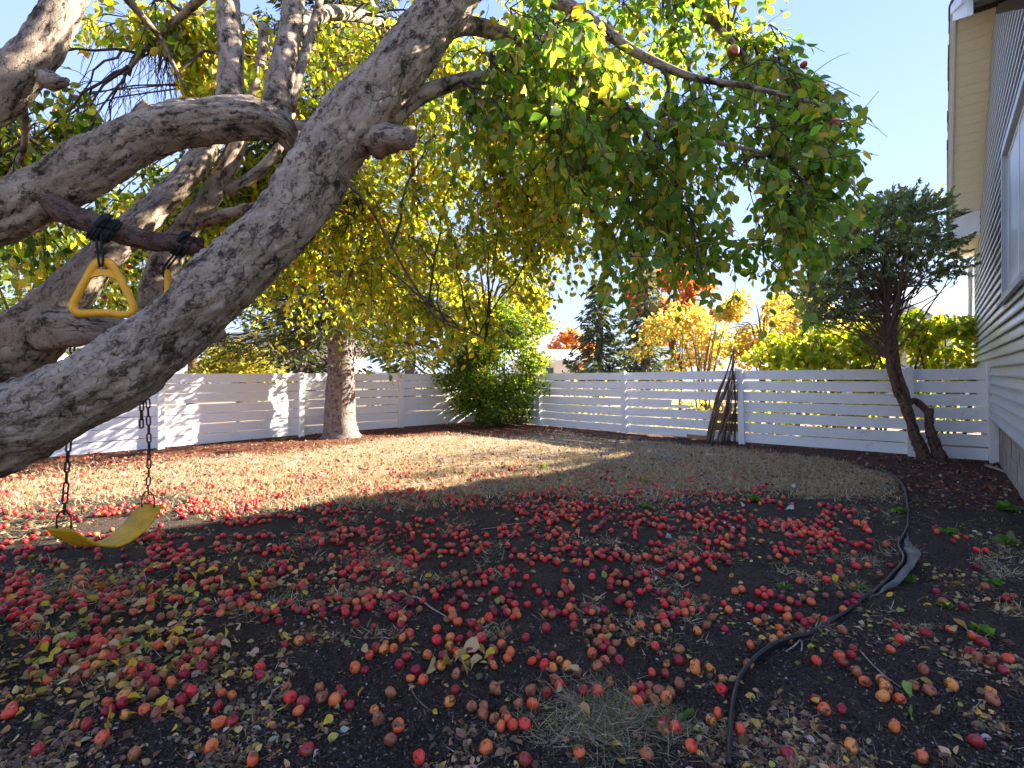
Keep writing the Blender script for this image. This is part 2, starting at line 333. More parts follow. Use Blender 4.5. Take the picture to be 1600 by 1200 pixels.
def ground_mat():
    b = NB('ground'); v = tc(b); z = b.n('Attribute', attribute_name='Col').outputs[0]; sp = b.n('SeparateColor', i_0=z)
    n0 = b.noise(v, 2.3, 6, .7); n1 = b.noise(v, 14, 6, .7); n2 = b.noise(v, 70, 6, .75); n3 = b.noise(v, 240, 3, .7)
    vo = b.n('TexVoronoi', i_Vector=v, i_Scale=90.).outputs[0]
    soil = b.mix(b.mapr(n2, .43, .60), (.022, .017, .0125), (.125, .09, .064)); soil = b.mix(b.mapr(n3, .50, .64, 0., .55), soil, (.19, .145, .105)); soil = b.mix(b.mapr(n3, .46, .36, 0., .8), soil, (.014, .011, .009)); soil = b.mix(b.mapr(n0, .40, .65, 0., .45), soil, (.15, .098, .068)); soil = b.mix(b.mapr(n1, .46, .30, 0., .7), soil, (.03, .023, .017))
    soil = b.mix(b.math('MULTIPLY', b.mapr(n3, .62, .70), b.mapr(n1, .45, .65)), soil, (.20, .155, .12))
    lw = b.mix(b.mapr(n1, .35, .65), (.46, .335, .23), (.32, .25, .16)); lw = b.mix(b.mapr(n2, .45, .7, 0., .8), lw, (.62, .48, .36)); lw = b.mix(b.mapr(n2, .46, .34), lw, (.13, .08, .05)); lw = b.mix(b.mapr(n1, .56, .68, 0., .6), lw, (.24, .12, .075))
    lw = b.mix(b.mapr(n0, .50, .66, 0., .6), lw, (.20, .19, .085))
    mu = b.mix(b.mapr(n2, .35, .65), (.10, .036, .022), (.27, .105, .055)); mu = b.mix(b.mapr(n1, .55, .7, 0., .6), mu, (.30, .20, .12)); mu = b.mix(b.mapr(n0, .5, .3, 0., .5), mu, (.07, .032, .022))
    br = b.mix(b.mapr(n2, .35, .65), (.055, .033, .025), (.18, .10, .072)); br = b.mix(b.math('MULTIPLY', b.mapr(n3, .6, .7), .7), br, (.22, .15, .12))
    def edge(ch): return b.mapr(b.math('ADD', sp.outputs[ch], b.math('MULTIPLY', b.math('SUBTRACT', b.math('ADD', b.math('MULTIPLY', n1, .6), b.math('MULTIPLY', n0, .4)), .5), 2.6)), .30, .70)
    c = b.mix(edge(0), soil, lw); c = b.mix(edge(1), c, mu); c = b.mix(edge(2), c, br)
    h = b.math('ADD', b.math('MULTIPLY', n2, 1.), b.math('MULTIPLY', b.math('ADD', n3, vo), .5))
    return b.done(b.bsdf(c, .95, .12, h, 1., .035))
GC = np.stack([np.where(outside, .9, lawn), np.where(outside, 0, mul), np.where(outside, 0, brn)], -1).reshape(-1, 3)
tag(obj('ground', mesh('ground', GV, GQ, ground_mat(), True, GC)), kind='structure')

# ------------------------------------------------------------------ house on the right: gable end clad in horizontal boards
house = empty('house', tuple(HA), 'grey clapboard house with cream soffit and high window beside the fence', 'house')
def W(t, o, z): q = HA + HD * t + HN * o; return (q.x, q.y, z)
T0, T1, ZB = -5.0, 4.0, .67
RT, RZ, SL, SLN = -.9, 6.47, .635, .52
def rake(t): return RZ - (SL if t > RT else SLN) * abs(t - RT)
SOFT = lambda t: rake(t) - .02
wall = MB()
c = [(T0, ZB), (T1, ZB), (T1, 4.05), (2.85, 4.05), (RT, RZ - .03), (T0, SOFT(T0))]
n = 6; wall.v = [W(t, -.02, z) for t, z in c] + [W(t, -6.5, z) for t, z in c]
wall.f = [list(range(n - 1, -1, -1)), list(range(n, 2 * n))] + [[i, (i + 1) % n, n + (i + 1) % n, n + i] for i in range(n)]
wallo = wall.build('wall', M_SIDE, house)
WT0, WT1, WZ0, WZ1 = -4.3, -2.12, 2.28, 3.96            # window opening
z, k = ZB, 0
pitch = .128
while z < RZ - .2:
    z1 = z + pitch; a, e = T0, T1
    lim = RT + (RZ - .03 - z1) / SL; a = max(a, RT - (RZ - .03 - z1) / SLN); e = min(e, max(lim, T1 if z1 < 4.06 else 0))
    spans = [(a, e)]
    if z1 > WZ0 and z < WZ1: spans = [(a, WT0 - .1), (WT1 + .1, e)]
    cut = []
    for (s0, s1) in spans:
        j_ = [q for q in (T0 + 1.1 + (k * 1.37) % 3.66, T0 + 1.1 + (k * 1.37) % 3.66 + 3.66) if s0 + .3 < q < s1 - .3]; ends = [s0] + j_ + [s1]
        cut += [(a_ + (.004 if i_ else 0), b_) for i_, (a_, b_) in enumerate(zip(ends[:-1], ends[1:]))]
    for (s0, s1) in cut:
        if s1 - s0 < .1: continue
        m = MB(); p = [(-.012, z + .012), (.034, z - .008), (.036, z + .012), (.0, z1 + .002), (-.012, z1 + .002)]
        m.v = [W(s0, o, q) for o, q in p] + [W(s1, o, q) for o, q in p]
        m.f = [[0, 1, 2, 3, 4], [9, 8, 7, 6, 5]] + [[i, 5 + i, 5 + (i + 1) % 5, (i + 1) % 5] for i in range(5)]
        m.build('siding_board', M_SIDE, wallo)
    z = z1; k += 1
MB().box((T1 - .002, -.10, ZB - .02), (T1 + .05, .038, 3.92), W).build('corner_trim', M_TRIM, house)
fo = empty('foundation', (0, 0, 0)); fo.parent = house; fo.matrix_parent_inverse = Matrix.Translation(house.location).inverted()
for i in range(30):
    for j in range(4):
        t0 = T0 + .4 * i + (.2 if j % 2 else 0); t1 = t0 + .392
        if t0 < -3.2 or t1 > T1 + .2: continue
        z0 = -.10 + .2 * j; dz = rng.uniform(-.004, .004)
        MB().box((t0, -.25, z0), (t1, -.075 + dz, min(z0 + .192, .70)), W).build('block', M_CONC, fo)
MB().box((T0, -.24, -.1), (T1, -.09, .69), W).build('mortar', M_CONC, fo)
# rake: sloping soffit strips, fascia, shingled roof planes
OV = .46; TE = 2.33
t = RT + .03
while t < TE - .02:
    t1 = min(t + .155, TE)
    MB().hexa([W(t, .004, SOFT(t) - .012), W(t1 - .006, .004, SOFT(t1 - .006) - .012), W(t1 - .006, OV - .03, SOFT(t1 - .006) - .012), W(t, OV - .03, SOFT(t) - .012), W(t, .004, SOFT(t)), W(t1 - .006, .004, SOFT(t1 - .006)), W(t1 - .006, OV - .03, SOFT(t1 - .006)), W(t, OV - .03, SOFT(t))]).build('soffit_panel', M_CREAM, house)
    t += .155
for s_, nm in ((1, 0), (-1, 1)):
    te = TE if s_ > 0 else -5.75
    a, e = sorted((RT, te))
    for (o0, o1, zz0, zz1, name, mm) in ((OV - .03, OV + .004, -.06, .14, 'fascia', M_TRIM), (OV + .005, OV + .03, .05, .16, 'drip_edge', M_METAL)):
        MB().hexa([W(a, o0, rake(a) + zz0), W(e, o0, rake(e) + zz0), W(e, o1, rake(e) + zz0), W(a, o1, rake(a) + zz0), W(a, o0, rake(a) + zz1), W(e, o0, rake(e) + zz1), W(e, o1, rake(e) + zz1), W(a, o1, rake(a) + zz1)]).build(name, mm, house)
    te2 = 2.70 if s_ > 0 else -5.8; a, e = sorted((RT, te2))
    ro = MB().hexa([W(a, -6.9, rake(a) + .02), W(e, -6.9, rake(e) + .02), W(e, OV - .032, rake(e) + .02), W(a, OV - .032, rake(a) + .02), W(a, -6.9, rake(a) + .16), W(e, -6.9, rake(e) + .16), W(e, OV - .032, rake(e) + .16), W(a, OV - .032, rake(a) + .16)]).build('roof', M_SHINGLE, house)
    nrow = 22
    for i in range(nrow):   # shingle courses, butts showing along the rake edge
        u0 = RT + s_ * (abs(te2 - RT) * i / nrow); u1 = RT + s_ * (abs(te2 - RT) * (i + 1) / nrow + .02)
        oo = OV + .045 + rng.uniform(-.008, .008)
        MB().hexa([W(u0, -6.9, rake(u0) + .162), W(u1, -6.9, rake(u1) + .172), W(u1, oo, rake(u1) + .172), W(u0, oo, rake(u0) + .162), W(u0, -6.9, rake(u0) + .175), W(u1, -6.9, rake(u1) + .190), W(u1, oo, rake(u1) + .190), W(u0, oo, rake(u0) + .175)]).build('shingle_course', M_SHINGLE, ro)
# boxed eave return at the far corner
EB = 3.93
MB().hexa([W(TE, .02, EB), W(TE + .03, .02, EB), W(TE + .03, OV, EB), W(TE, OV, EB), W(TE, .02, SOFT(TE) + .02), W(TE + .03, .02, SOFT(TE) + .02), W(TE + .03, OV, SOFT(TE) - .13), W(TE, OV, SOFT(TE) - .13)]).build('eave_end_board', M_TRIM, house)
er_ = MB().hexa([W(TE + .04, -6.9, EB + .26), W(T1 + .95, -6.9, EB + .205), W(T1 + .95, OV + .03, EB + .205), W(TE + .04, OV + .03, EB + .26), W(TE + .04, -6.9, EB + .42), W(T1 + .95, -6.9, EB + .25), W(T1 + .95, OV + .03, EB + .25), W(TE + .04, OV + .03, EB + .42)]).build('eave_roof', M_SHINGLE, house)
t = TE + .035
while t < T1 + .8:
    MB().box((t, .004, EB + .02), (t + .088, OV - .03, EB + .032), W).build('soffit_panel', M_CREAM, house); t += .095
MB().box((TE + .031, OV - .028, EB - .005), (T1 + .85, OV + .004, EB + .22), W).build('fascia', M_TRIM, house)
MB().box((T1 + .055, -6, EB - .03), (T1 + .85, .002, EB + .2), W).build('eave_box', M_TRIM, house)
# downspout at the far corner
dp = [Vector(W(T1 + .8, .30, EB - .02)), Vector(W(T1 + .8, .30, EB - .16)), Vector(W(T1 + .25, .10, EB - .30)), Vector(W(T1 + .10, .09, EB - .42)), Vector(W(T1 + .10, .09, 2.2)), Vector(W(T1 + .10, .09, .25))]
tube_obj('downspout', dp, [.045] * 6, M_METAL, house, 8, .08)
# window: frame, mullion, glass, trim
win = MB().box((WT0 + .02, -.10, WZ0 + .02), (WT1 - .02, -.06, WZ1 - .02), W).build('window', M_GLASS, house)
for (a0, a1, b0, b1) in ((WT0 - .1, WT0, WZ0 - .1, WZ1 + .1), (WT1, WT1 + .1, WZ0 - .1, WZ1 + .1), (WT0 + .001, WT1 - .001, WZ1, WZ1 + .1), (WT0 + .001, WT1 - .001, WZ0 - .1, WZ0)):
    MB().box((a0, -.11, b0), (a1, .034, b1), W).build('frame', M_GREYTRIM, win)
for (a0, a1, b0, b1) in ((WT0 + .002, WT0 + .06, WZ0 + .06, WZ1 - .06), (WT1 - .06, WT1 - .002, WZ0 + .06, WZ1 - .06), (WT0 + .002, WT1 - .002, WZ1 - .06, WZ1 - .002), (WT0 + .002, WT1 - .002, WZ0 + .002, WZ0 + .06), (-3.25, -3.18, WZ0 + .06, WZ1 - .06)):
    MB().box((a0, -.058, b0), (a1, -.015, b1), W).build('sash', M_TRIM, win)
MB().box((WT0 - .12, .036, WZ0 - .13), (WT1 + .12, .075, WZ0 - .095), W).build('sill', M_GREYTRIM, win)

# ------------------------------------------------------------------ fences
def fence(pts, tops, label, nb, bh, post_w, skip=(), lean=0.):
    f = empty('plank_fence', (pts[0][0], pts[0][1], 0), label, 'fence')
    for i, ((x0, y0), (x1, y1)) in enumerate(zip(pts[:-1], pts[1:])):
        a, e = Vector((x0, y0, 0)), Vector((x1, y1, 0)); d = (e - a).normalized(); L = (e - a).length
        nrm = Vector((-d.y, d.x, 0));
        if nrm.dot(-a) < 0: nrm = -nrm          # towards the yard
        ta, te = tops[i], tops[i + 1]
        for k in range(nb):
            rows = [(0.01, L - .01, 0, 0)]
            if (i, k) in skip: rows = skip[(i, k)]
            for (u0, u1, lo, hi) in rows:
                if u1 <= 1.01: u0, u1 = u0 * L, u1 * L
                j0, j1 = rng.uniform(-.008, .008, 2); out = rng.uniform(-.006, .006)
                def pt(u, z0, o, jj):
                    q = a + d * u + nrm * o; top = ta + (te - ta) * u / L; pz = top / nb
                    zc = top - (k + 1) * pz; return (q.x, q.y, zc + z0 * pz + jj)
                g = bh; z0 = (1 - g) / 2 + lo; z1 = 1 - (1 - g) / 2 - hi
                um, jm, om = (u0 + u1) / 2, (j0 + j1) / 2 + rng.uniform(-.008, .004), out + rng.uniform(-.006, .008); bm = MB()
                rings = [[(u, z0, o - .03, jj), (u, z0, o - .008, jj), (u, z1, o - .008, jj), (u, z1, o - .03, jj)] for u, o, jj in ((u0, out, j0), ((u0 + um) / 2, (out + om) / 2, (j0 + jm * 3) / 4), (um, om, jm), ((u1 + um) / 2, (out + om) / 2, (j1 + jm * 3) / 4), (u1, out, j1))]
                bm.v = [pt(*q) for r_ in rings for q in r_]; bm.f = [[3, 2, 1, 0], [16, 17, 18, 19]] + [[4 * r_ + q, 4 * r_ + (q + 1) % 4, 4 * r_ + 4 + (q + 1) % 4, 4 * r_ + 4 + q] for r_ in range(4) for q in range(4)]
                bm.build('board', M_PAINT, f)
        hw = post_w / 2
    for i, (x, y) in enumerate(pts):
        a = Vector((x, y, 0)); j = min(i, len(pts) - 2); d = (Vector((*pts[j + 1], 0)) - Vector((*pts[j], 0))).normalized(); nrm = Vector((-d.y, d.x, 0))
        if nrm.dot(-a) < 0: nrm = -nrm
        def pp(u, o, z): q = a + d * (u + lean * (1 - z)) + nrm * o; return (q.x, q.y, z)
        MB().box((-hw, .004, -.1), (hw, .095, tops[i] + .012), pp).build('post', M_POST, f)
    return f
fl = fence(FL, [1.36, 1.36, 1.36, 1.36, 1.345, 1.34, 1.33, 1.33], 'white plank fence behind the swing and spruce trunk, dappled with sun', 7, .925, .10)
fr = fence(FR, [1.33, 1.335, 1.365, 1.40, 1.42, 1.437], 'white plank fence in shade running from the bush to the house', 7, .865, .105,
      {(2, 3): [(.004, .44, 0, 0), (.44, .60, 0, .52)], (2, 4): [(.004, .80, 0, 0)], (2, 5): [(.004, .80, 0, 0)]}, .03)
# bare patch boards behind the stick bundle
a, e = Vector((*FR[2], 0)), Vector((*FR[3], 0)); d = (e - a); nrm = Vector((-d.y, d.x, 0)).normalized()
if nrm.dot(-a) < 0: nrm = -nrm
for (z0, z1) in ((.20, .36), (.395, .555)):
    def pb(u, o, zz): q = a + d * u + nrm * o; return (q.x, q.y, zz)
    tag(MB().box((.805, -.03, z0), (.985, -.008, z1), pb).build('board', M_BROWNWOOD, fr), 'unpainted brown patch board')
pl = MB(); q0, q1 = G(1042, 681), G(1106, 688); dv = (q1 - q0).normalized(); nv = Vector((-dv.y, dv.x, 0))
pl.hexa([q0 + Vector((0, 0, .0)), q1, q1 + nv * .05, q0 + nv * .05, q0 + Vector((0, 0, .085)), q1 + Vector((0, 0, .08)), q1 + nv * .05 + Vector((0, 0, .08)), q0 + nv * .05 + Vector((0, 0, .085))])
tag(pl.build('loose_plank', M_BROWNWOOD), 'short bare brown plank lying at the foot of the fence', 'plank')

# ------------------------------------------------------------------ apple tree: trunk and limbs leaning in from outside the frame
base = Vector((-3.0, 2.35, 0))
tree = empty('apple_tree', tuple(base), 'old grey apple tree leaning over the yard with swing and rings', 'tree')
def limb(name, px, mat=M_BARK, seg=28, step=.022, bark=1., pre=(), seed=0, ridge=.013):
    pts = [Vector(q[:3]) for q in pre] + [P(x, y, d) for x, y, d, w_ in px]
    rad = [q[3] for q in pre] + [w_ * d / F / 2 for x, y, d, w_ in px]
    return tube_obj(name, pts, rad, mat, tree, seg, step, bark, seed, ridge)
limb('trunk', [], pre=[(-3.02, 2.36, -.15, .36), (-3.0, 2.35, .06, .30), (-2.92, 2.32, .4, .25), (-2.78, 2.28, .8, .235), (-2.66, 2.24, 1.15, .2)], seg=40, seed=3)
limb('limb', [(-125, 735, 2.06, 132), (0, 677, 2.03, 122), (115, 622, 2.02, 114), (231, 549, 2.05, 103), (362, 431, 2.12, 95), (450, 338, 2.18, 91), (515, 242, 2.24, 92), (560, 182, 2.28, 92), (610, 118, 2.33, 80), (655, 62, 2.4, 76), (720, -20, 2.5, 66), (790, -110, 2.6, 50), (850, -240, 2.8, 24)], pre=[(-2.9, 2.28, .45, .2)], seg=72, step=.014, seed=1, ridge=.019)
limb('limb', [(-60, 372, 2.16, 88), (0, 338, 2.15, 82), (80, 296, 2.17, 78), (160, 248, 2.2, 74), (245, 203, 2.25, 70), (330, 186, 2.32, 62), (395, 186, 2.4, 60), (440, 200, 2.46, 48), (452, 222, 2.5, 26), (462, 238, 2.54, 14)], pre=[(-2.72, 2.26, .95, .17), (-2.55, 2.2, 1.5, .14)], seg=56, step=.015, seed=5, ridge=.015)
limb('limb', [(-90, 640, 2.5, 100), (0, 566, 2.5, 98), (60, 512, 2.5, 84), (105, 463, 2.52, 62), (140, 420, 2.56, 52), (180, 382, 2.62, 46), (235, 330, 2.75, 38), (300, 262, 2.9, 34), (340, 190, 3.1, 28), (352, 60, 3.3, 22)], pre=[(-2.8, 2.35, .75, .19)], seg=44, step=.02, seed=9)
limb('limb', [(70, 515, 2.48, 66), (130, 510, 2.46, 56), (180, 518, 2.55, 46), (250, 535, 2.8, 36), (300, 538, 2.95, 26), (350, 520, 3.1, 14)], seg=30, seed=12)
limb('limb', [(-60, 205, 2.0, 66), (-15, 158, 2.0, 66), (32, 112, 2.02, 60), (68, 66, 2.05, 52), (100, 10, 2.1, 46), (140, -80, 2.2, 34), (170, -200, 2.4, 18)], pre=[(-2.66, 2.24, 1.1, .15), (-2.4, 2.1, 1.8, .10)], seg=40, step=.018, seed=15)
# rising limbs behind: pale, smooth
limb('limb', [(362, 190, 2.38, 44), (361, 140, 2.4, 38), (360, 66, 2.46, 36), (352, -40, 2.6, 30), (335, -160, 2.8, 16)], seg=28, step=.03, bark=.55, seed=17)
limb('limb', [(430, 190, 2.46, 50), (434, 150, 2.48, 42), (442, 100, 2.52, 37), (452, 50, 2.6, 33), (470, -60, 2.7, 26), (500, -170, 2.9, 14)], seg=28, step=.03, bark=.6, seed=18)
limb('limb', [(452, 170, 2.5, 18), (462, 130, 2.55, 15), (480, 70, 2.62, 13), (500, 0, 2.7, 10)], seg=14, step=.04, bark=.5, seed=19)
limb('limb', [(392, 165, 2.95, 15), (400, 130, 3.0, 15), (408, 95, 3.05, 16), (412, 40, 3.1, 14)], seg=14, step=.04, bark=.4, seed=20)
limb('limb', [(240, 500, 2.95, 50), (250, 440, 2.95, 46), (268, 390, 2.98, 40), (304, 340, 3.02, 34), (338, 292, 3.06, 30), (362, 250, 3.1, 25), (385, 190, 3.2, 16)], seg=24, step=.03, bark=.7, seed=21)
limb('limb', [(308, 350, 3.03, 18), (350, 336, 2.95, 17), (405, 323, 2.9, 16), (470, 300, 2.95, 14), (560, 250, 3.1, 10)], seg=14, step=.04, bark=.6, seed=22)
limb('limb', [(352, 300, 3.08, 18), (392, 278, 3.12, 18), (425, 248, 3.15, 16), (440, 226, 3.2, 13), (480, 195, 3.3, 10)], seg=14, step=.04, bark=.5, seed=23)
limb('limb', [(445, 208, 2.48, 34), (480, 197, 2.56, 19), (520, 178, 2.66, 16), (600, 130, 2.9, 12)], seg=16, step=.03, bark=.6, seed=24)
# ring branch with sawn end
limb("ring_branch", mat=M_BARK3, px=[(78, 312, 2.14, 38), (105, 334, 2.14, 34), (140, 346, 2.15, 31), (172, 360, 2.17, 30), (225, 375, 2.24, 30), (270, 380, 2.32, 29), (316, 387, 2.4, 30)], seg=24, step=.02, bark=.7, seed=26)
# sawn stubs
limb('stub', [(585, 222, 2.25, 50), (604, 216, 2.2, 40), (624, 214, 2.16, 33), (643, 215, 2.13, 31)], seg=24, step=.012, bark=1.2, seed=28)
limb('stub', [(205, 215, 2.2, 40), (220, 193, 2.2, 32), (232, 174, 2.2, 28), (238, 165, 2.2, 25)], seg=24, step=.012, bark=1., seed=29)
limb('stub', [(76, 125, 2.03, 30), (90, 128, 2.0, 17), (104, 127, 1.98, 10)], seg=12, step=.02, bark=1., seed=30)
# arching branches over the yard
ARCH = [
 [(606, 190, 2.33, 36), (640, 160, 2.42, 28), (690, 135, 2.52, 24), (745, 122, 2.62, 21), (800, 125, 2.7, 18), (835, 152, 2.76, 15), (862, 185, 2.8, 9), (900, 260, 2.9, 6)],
 [(655, 62, 2.4, 40), (730, 40, 2.6, 28), (810, 62, 2.8, 20), (870, 90, 2.9, 15), (930, 128, 3.0, 12), (1000, 190, 3.0, 10), (1060, 290, 3.0, 7)],
 [(720, -20, 2.5, 40), (820, -20, 2.5, 28), (920, 30, 2.5, 20), (990, 80, 2.5, 15), (1080, 120, 2.5, 11), (1170, 135, 2.5, 8), (1290, 165, 2.5, 5)],
 [(790, -110, 2.6, 34), (900, -110, 2.8, 26), (1000, -60, 3.0, 18), (1090, 10, 3.1, 13), (1180, 110, 3.1, 9), (1240, 200, 3.1, 7), (1320, 290, 3.1, 4)],
 [(870, 90, 2.9, 12), (950, 150, 2.7, 10), (1040, 200, 2.6, 8), (1130, 225, 2.5, 7), (1220, 250, 2.5, 5), (1290, 320, 2.5, 4)],
 [(835, 152, 2.76, 12), (880, 170, 3.0, 10), (960, 230, 3.3, 8), (1040, 320, 3.5, 7), (1110, 420, 3.6, 5)],
 [(540, 285, 2.25, 6), (575, 320, 2.6, 5), (612, 385, 3.2, 4.5), (650, 450, 3.7, 4), (690, 500, 4.2, 3), (760, 530, 4.8, 2.5)],
 [(452, 50, 2.6, 26), (520, 20, 3.2, 22), (600, 40, 4.0, 18), (690, 110, 4.8, 14), (760, 210, 5.3, 10), (810, 330, 5.6, 7)],
 [(470, -60, 2.7, 20), (540, -60, 3.6, 18), (600, 60, 4.8, 14), (640, 200, 5.6, 11), (650, 340, 6.0, 8)],
 [(340, 190, 3.1, 24), (400, 150, 3.8, 20), (470, 180, 4.6, 15), (540, 270, 5.4, 11), (590, 380, 5.8, 7)],
 [(352, -40, 2.6, 18), (290, 20, 2.9, 12), (240, 60, 3.0, 9), (200, 110, 3.0, 6)],
 [(140, -80, 2.2, 20), (200, 0, 2.4, 12), (250, 60, 2.6, 8), (290, 140, 2.7, 5)],
 [(32, 150, 2.1, 14), (40, 210, 2.3, 10), (25, 260, 2.5, 7), (-20, 310, 2.7, 4)]]
for i, a in enumerate(ARCH): limb('branch', a, M_BARK, 10, .05, .4, seed=40 + i, ridge=.006)

# twigs, leaves and apples of the crown, grown in 3D from the arching branches
def in_poly(x, y, poly):
    c = False; j = len(poly) - 1
    for i in range(len(poly)):
        (xi, yi), (xj, yj) = poly[i], poly[j]
        if (yi > y) != (yj > y) and x < (xj - xi) * (y - yi) / (yj - yi) + xi: c = not c
        j = i
    return c
def sample_poly(poly, n):
    xs = [p[0] for p in poly]; ys = [p[1] for p in poly]; out = []
    while len(out) < n:
        x, y = random.uniform(min(xs), max(xs)), random.uniform(min(ys), max(ys))
        if in_poly(x, y, poly): out.append((x, y))
    return out
twigs = Tubes(); LC = {'c': [], 'd': [], 'n': [], 's': [], 'col': []}
arch_pts = []
for a in ARCH:
    p, r = spline([P(x, y, d) for x, y, d, w_ in a], [w_ for *_, w_ in a], .12); arch_pts += list(p[len(p) // 4:])
arch_pts = np.array(arch_pts)
GREEN = [(.12, .25, .035), (.19, .33, .05), (.29, .37, .06), (.42, .41, .07), (.62, .42, .05), (.44, .34, .15)]
YG = [(.24, .33, .035), (.35, .40, .04), (.47, .43, .045), (.58, .40, .045), (.16, .24, .035)]
def grow_zone(poly, d0, d1, nsec, ntw, nl, ls, cols, wts, flow=(.45, -.1, -.65), tl=(.22, .5), keep=None):
    tg = sample_poly(poly, nsec)
    for (x, y) in tg:
        dd = random.uniform(d0, d1); e = np.array(P(x, y, dd))
        dist = np.linalg.norm((arch_pts - e) * np.array([1, 1, .7]), axis=1); cand = np.argsort(dist)[:6]; s = arch_pts[random.choice(list(cand))]
        L = np.linalg.norm(e - s); mid = (s + e) / 2 + np.array([random.uniform(-.1, .1), random.uniform(-.1, .1), .18 * L + .05])
        t = np.linspace(0, 1, 9)[:, None]; path = (1 - t) ** 2 * s + 2 * t * (1 - t) * mid + t * t * e
        path += rng.normal(0, .012, path.shape); twigs.add(path, np.linspace(.009, .0035, 9), 5)
        for k in range(ntw):
            i = random.randint(2 if L < 1.0 else 4, 8); p = path[i].copy(); l = random.uniform(*tl)
            dr = norm(np.array(flow) + rng.normal(0, .55, 3)); n = 6; pts = [p]
            for q in range(n):
                dr = norm(dr + np.array([0, 0, -.16]) + rng.normal(0, .13, 3)); p = p + dr * l / n; pts.append(p)
            pts = np.array(pts); twigs.add(pts, np.linspace(.0032, .0012, n + 1), 3)
            m = nl + random.randint(-3, 3); tt = np.sort(rng.uniform(.08, 1, m)) * n; ii = np.minimum(tt.astype(int), n - 1); fr_ = (tt - ii)[:, None]
            c = pts[ii] * (1 - fr_) + pts[ii + 1] * fr_
            ax = norm(pts[ii + 1] - pts[ii]); side = rand_dir(m); ld = norm(ax * .5 + side * .9 + np.array([0, 0, -.45]))
            c = c + ld * .018; nr = rand_dir(m, (0, 0, .9))
            if keep is not None:
                ok = []
                for v in c:
                    X, Y = CX + v[0] / v[1] * F, HY - (v[2] - EYE) / v[1] * F; ok.append(not any(in_poly(X, Y, kp) for kp in keep))
                ok = np.array(ok)
            else: ok = np.ones(m, bool)
            LC['c'].append(c[ok]); LC['d'].append(ld[ok]); LC['n'].append(nr[ok]); LC['s'].append(rng.uniform(*ls, m)[ok]); LC['col'].append(palette(m, cols, wts)[ok])
SKY1 = [(1268, 40), (1282, 130), (1350, 170), (1360, 340), (1500, 340), (1500, 40)]
GAP1 = [(880, 452), (925, 470), (905, 500), (890, 560), (855, 560), (862, 500)]
GAP2 = [(110, 100), (160, 66), (270, 80), (285, 150), (250, 190), (190, 225), (150, 170)]
ZONE1 = [(760, 0), (1230, -40), (1265, 60), (1275, 120), (1300, 190), (1300, 280), (1275, 340), (1240, 400), (1185, 470), (1110, 440), (1020, 445), (940, 430), (890, 400), (850, 330), (800, 250), (750, 150)]
grow_zone(ZONE1, 2.2, 4.2, 84, 12, 11, (.044, .066), GREEN, (5, 6, 4, 2, .5, .7), keep=[SKY1, GAP1])
grow_zone([(610, 40), (900, 40), (890, 300), (720, 320), (640, 220)], 3.0, 4.8, 26, 11, 10, (.045, .065), GREEN[1:] + YG[:3], (3, 3, 2, .5, .6, 3, 3, 2), tl=(.25, .55))
grow_zone([(640, -260), (1250, -260), (1240, -40), (640, -40)], 2.0, 3.8, 9, 8, 10, (.05, .07), GREEN, (5, 6, 4, 2, .5, .7))
ZONE2 = [(450, 20), (1050, 20), (1020, 250), (940, 380), (868, 430), (800, 490), (700, 520), (600, 500), (520, 490), (400, 490), (370, 380), (440, 250)]
grow_zone(ZONE2, 4.5, 6.6, 190, 13, 10, (.048, .072), YG, (4, 5, 4, 1.3, 2), flow=(.3, .1, -.6), tl=(.3, .7), keep=[GAP1])
grow_zone([(100, 20), (440, 20), (430, 140), (340, 140), (280, 110)], 2.9, 4.8, 42, 11, 12, (.045, .065), YG, (4, 5, 4, 1, 3), flow=(-.1, .2, -.6), keep=[GAP2])
grow_zone([(-40, 40), (40, 40), (110, 170), (190, 260), (60, 300), (-40, 300)], 2.6, 4.4, 24, 9, 11, (.045, .065), YG + [(.05, .1, .02)], (3, 3, 2, 1, 3, 4), flow=(-.3, .1, -.7), keep=[GAP2])
grow_zone([(-20, 400), (120, 380), (260, 300), (420, 220), (420, 380), (240, 460), (60, 500)], 4.2, 7.0, 70, 12, 12, (.045, .068), YG + [(.05, .1, .02)], (3, 3, 2, .7, 2, 3), flow=(-.2, .2, -.6), tl=(.3, .6))
twigs.build('twigs', M_TWIG, tree)
cat = {k: np.concatenate(v) for k, v in LC.items()}
near = np.linalg.norm(cat['c'] - np.array([0, 0, EYE]), axis=1) < 4.6
tag(leaf_obj('crown', (cat['c'][near], cat['d'][near], cat['n'][near], cat['s'][near], T_NEAR, cat['col'][near]), M_LEAF, tree), 'dark green leaves hanging close overhead')
tag(leaf_obj('crown', (cat['c'][~near], cat['d'][~near], cat['n'][~near], cat['s'][~near], T_NEAR, cat['col'][~near]), M_LEAF, tree), 'sunlit yellow-green leaves farther back')

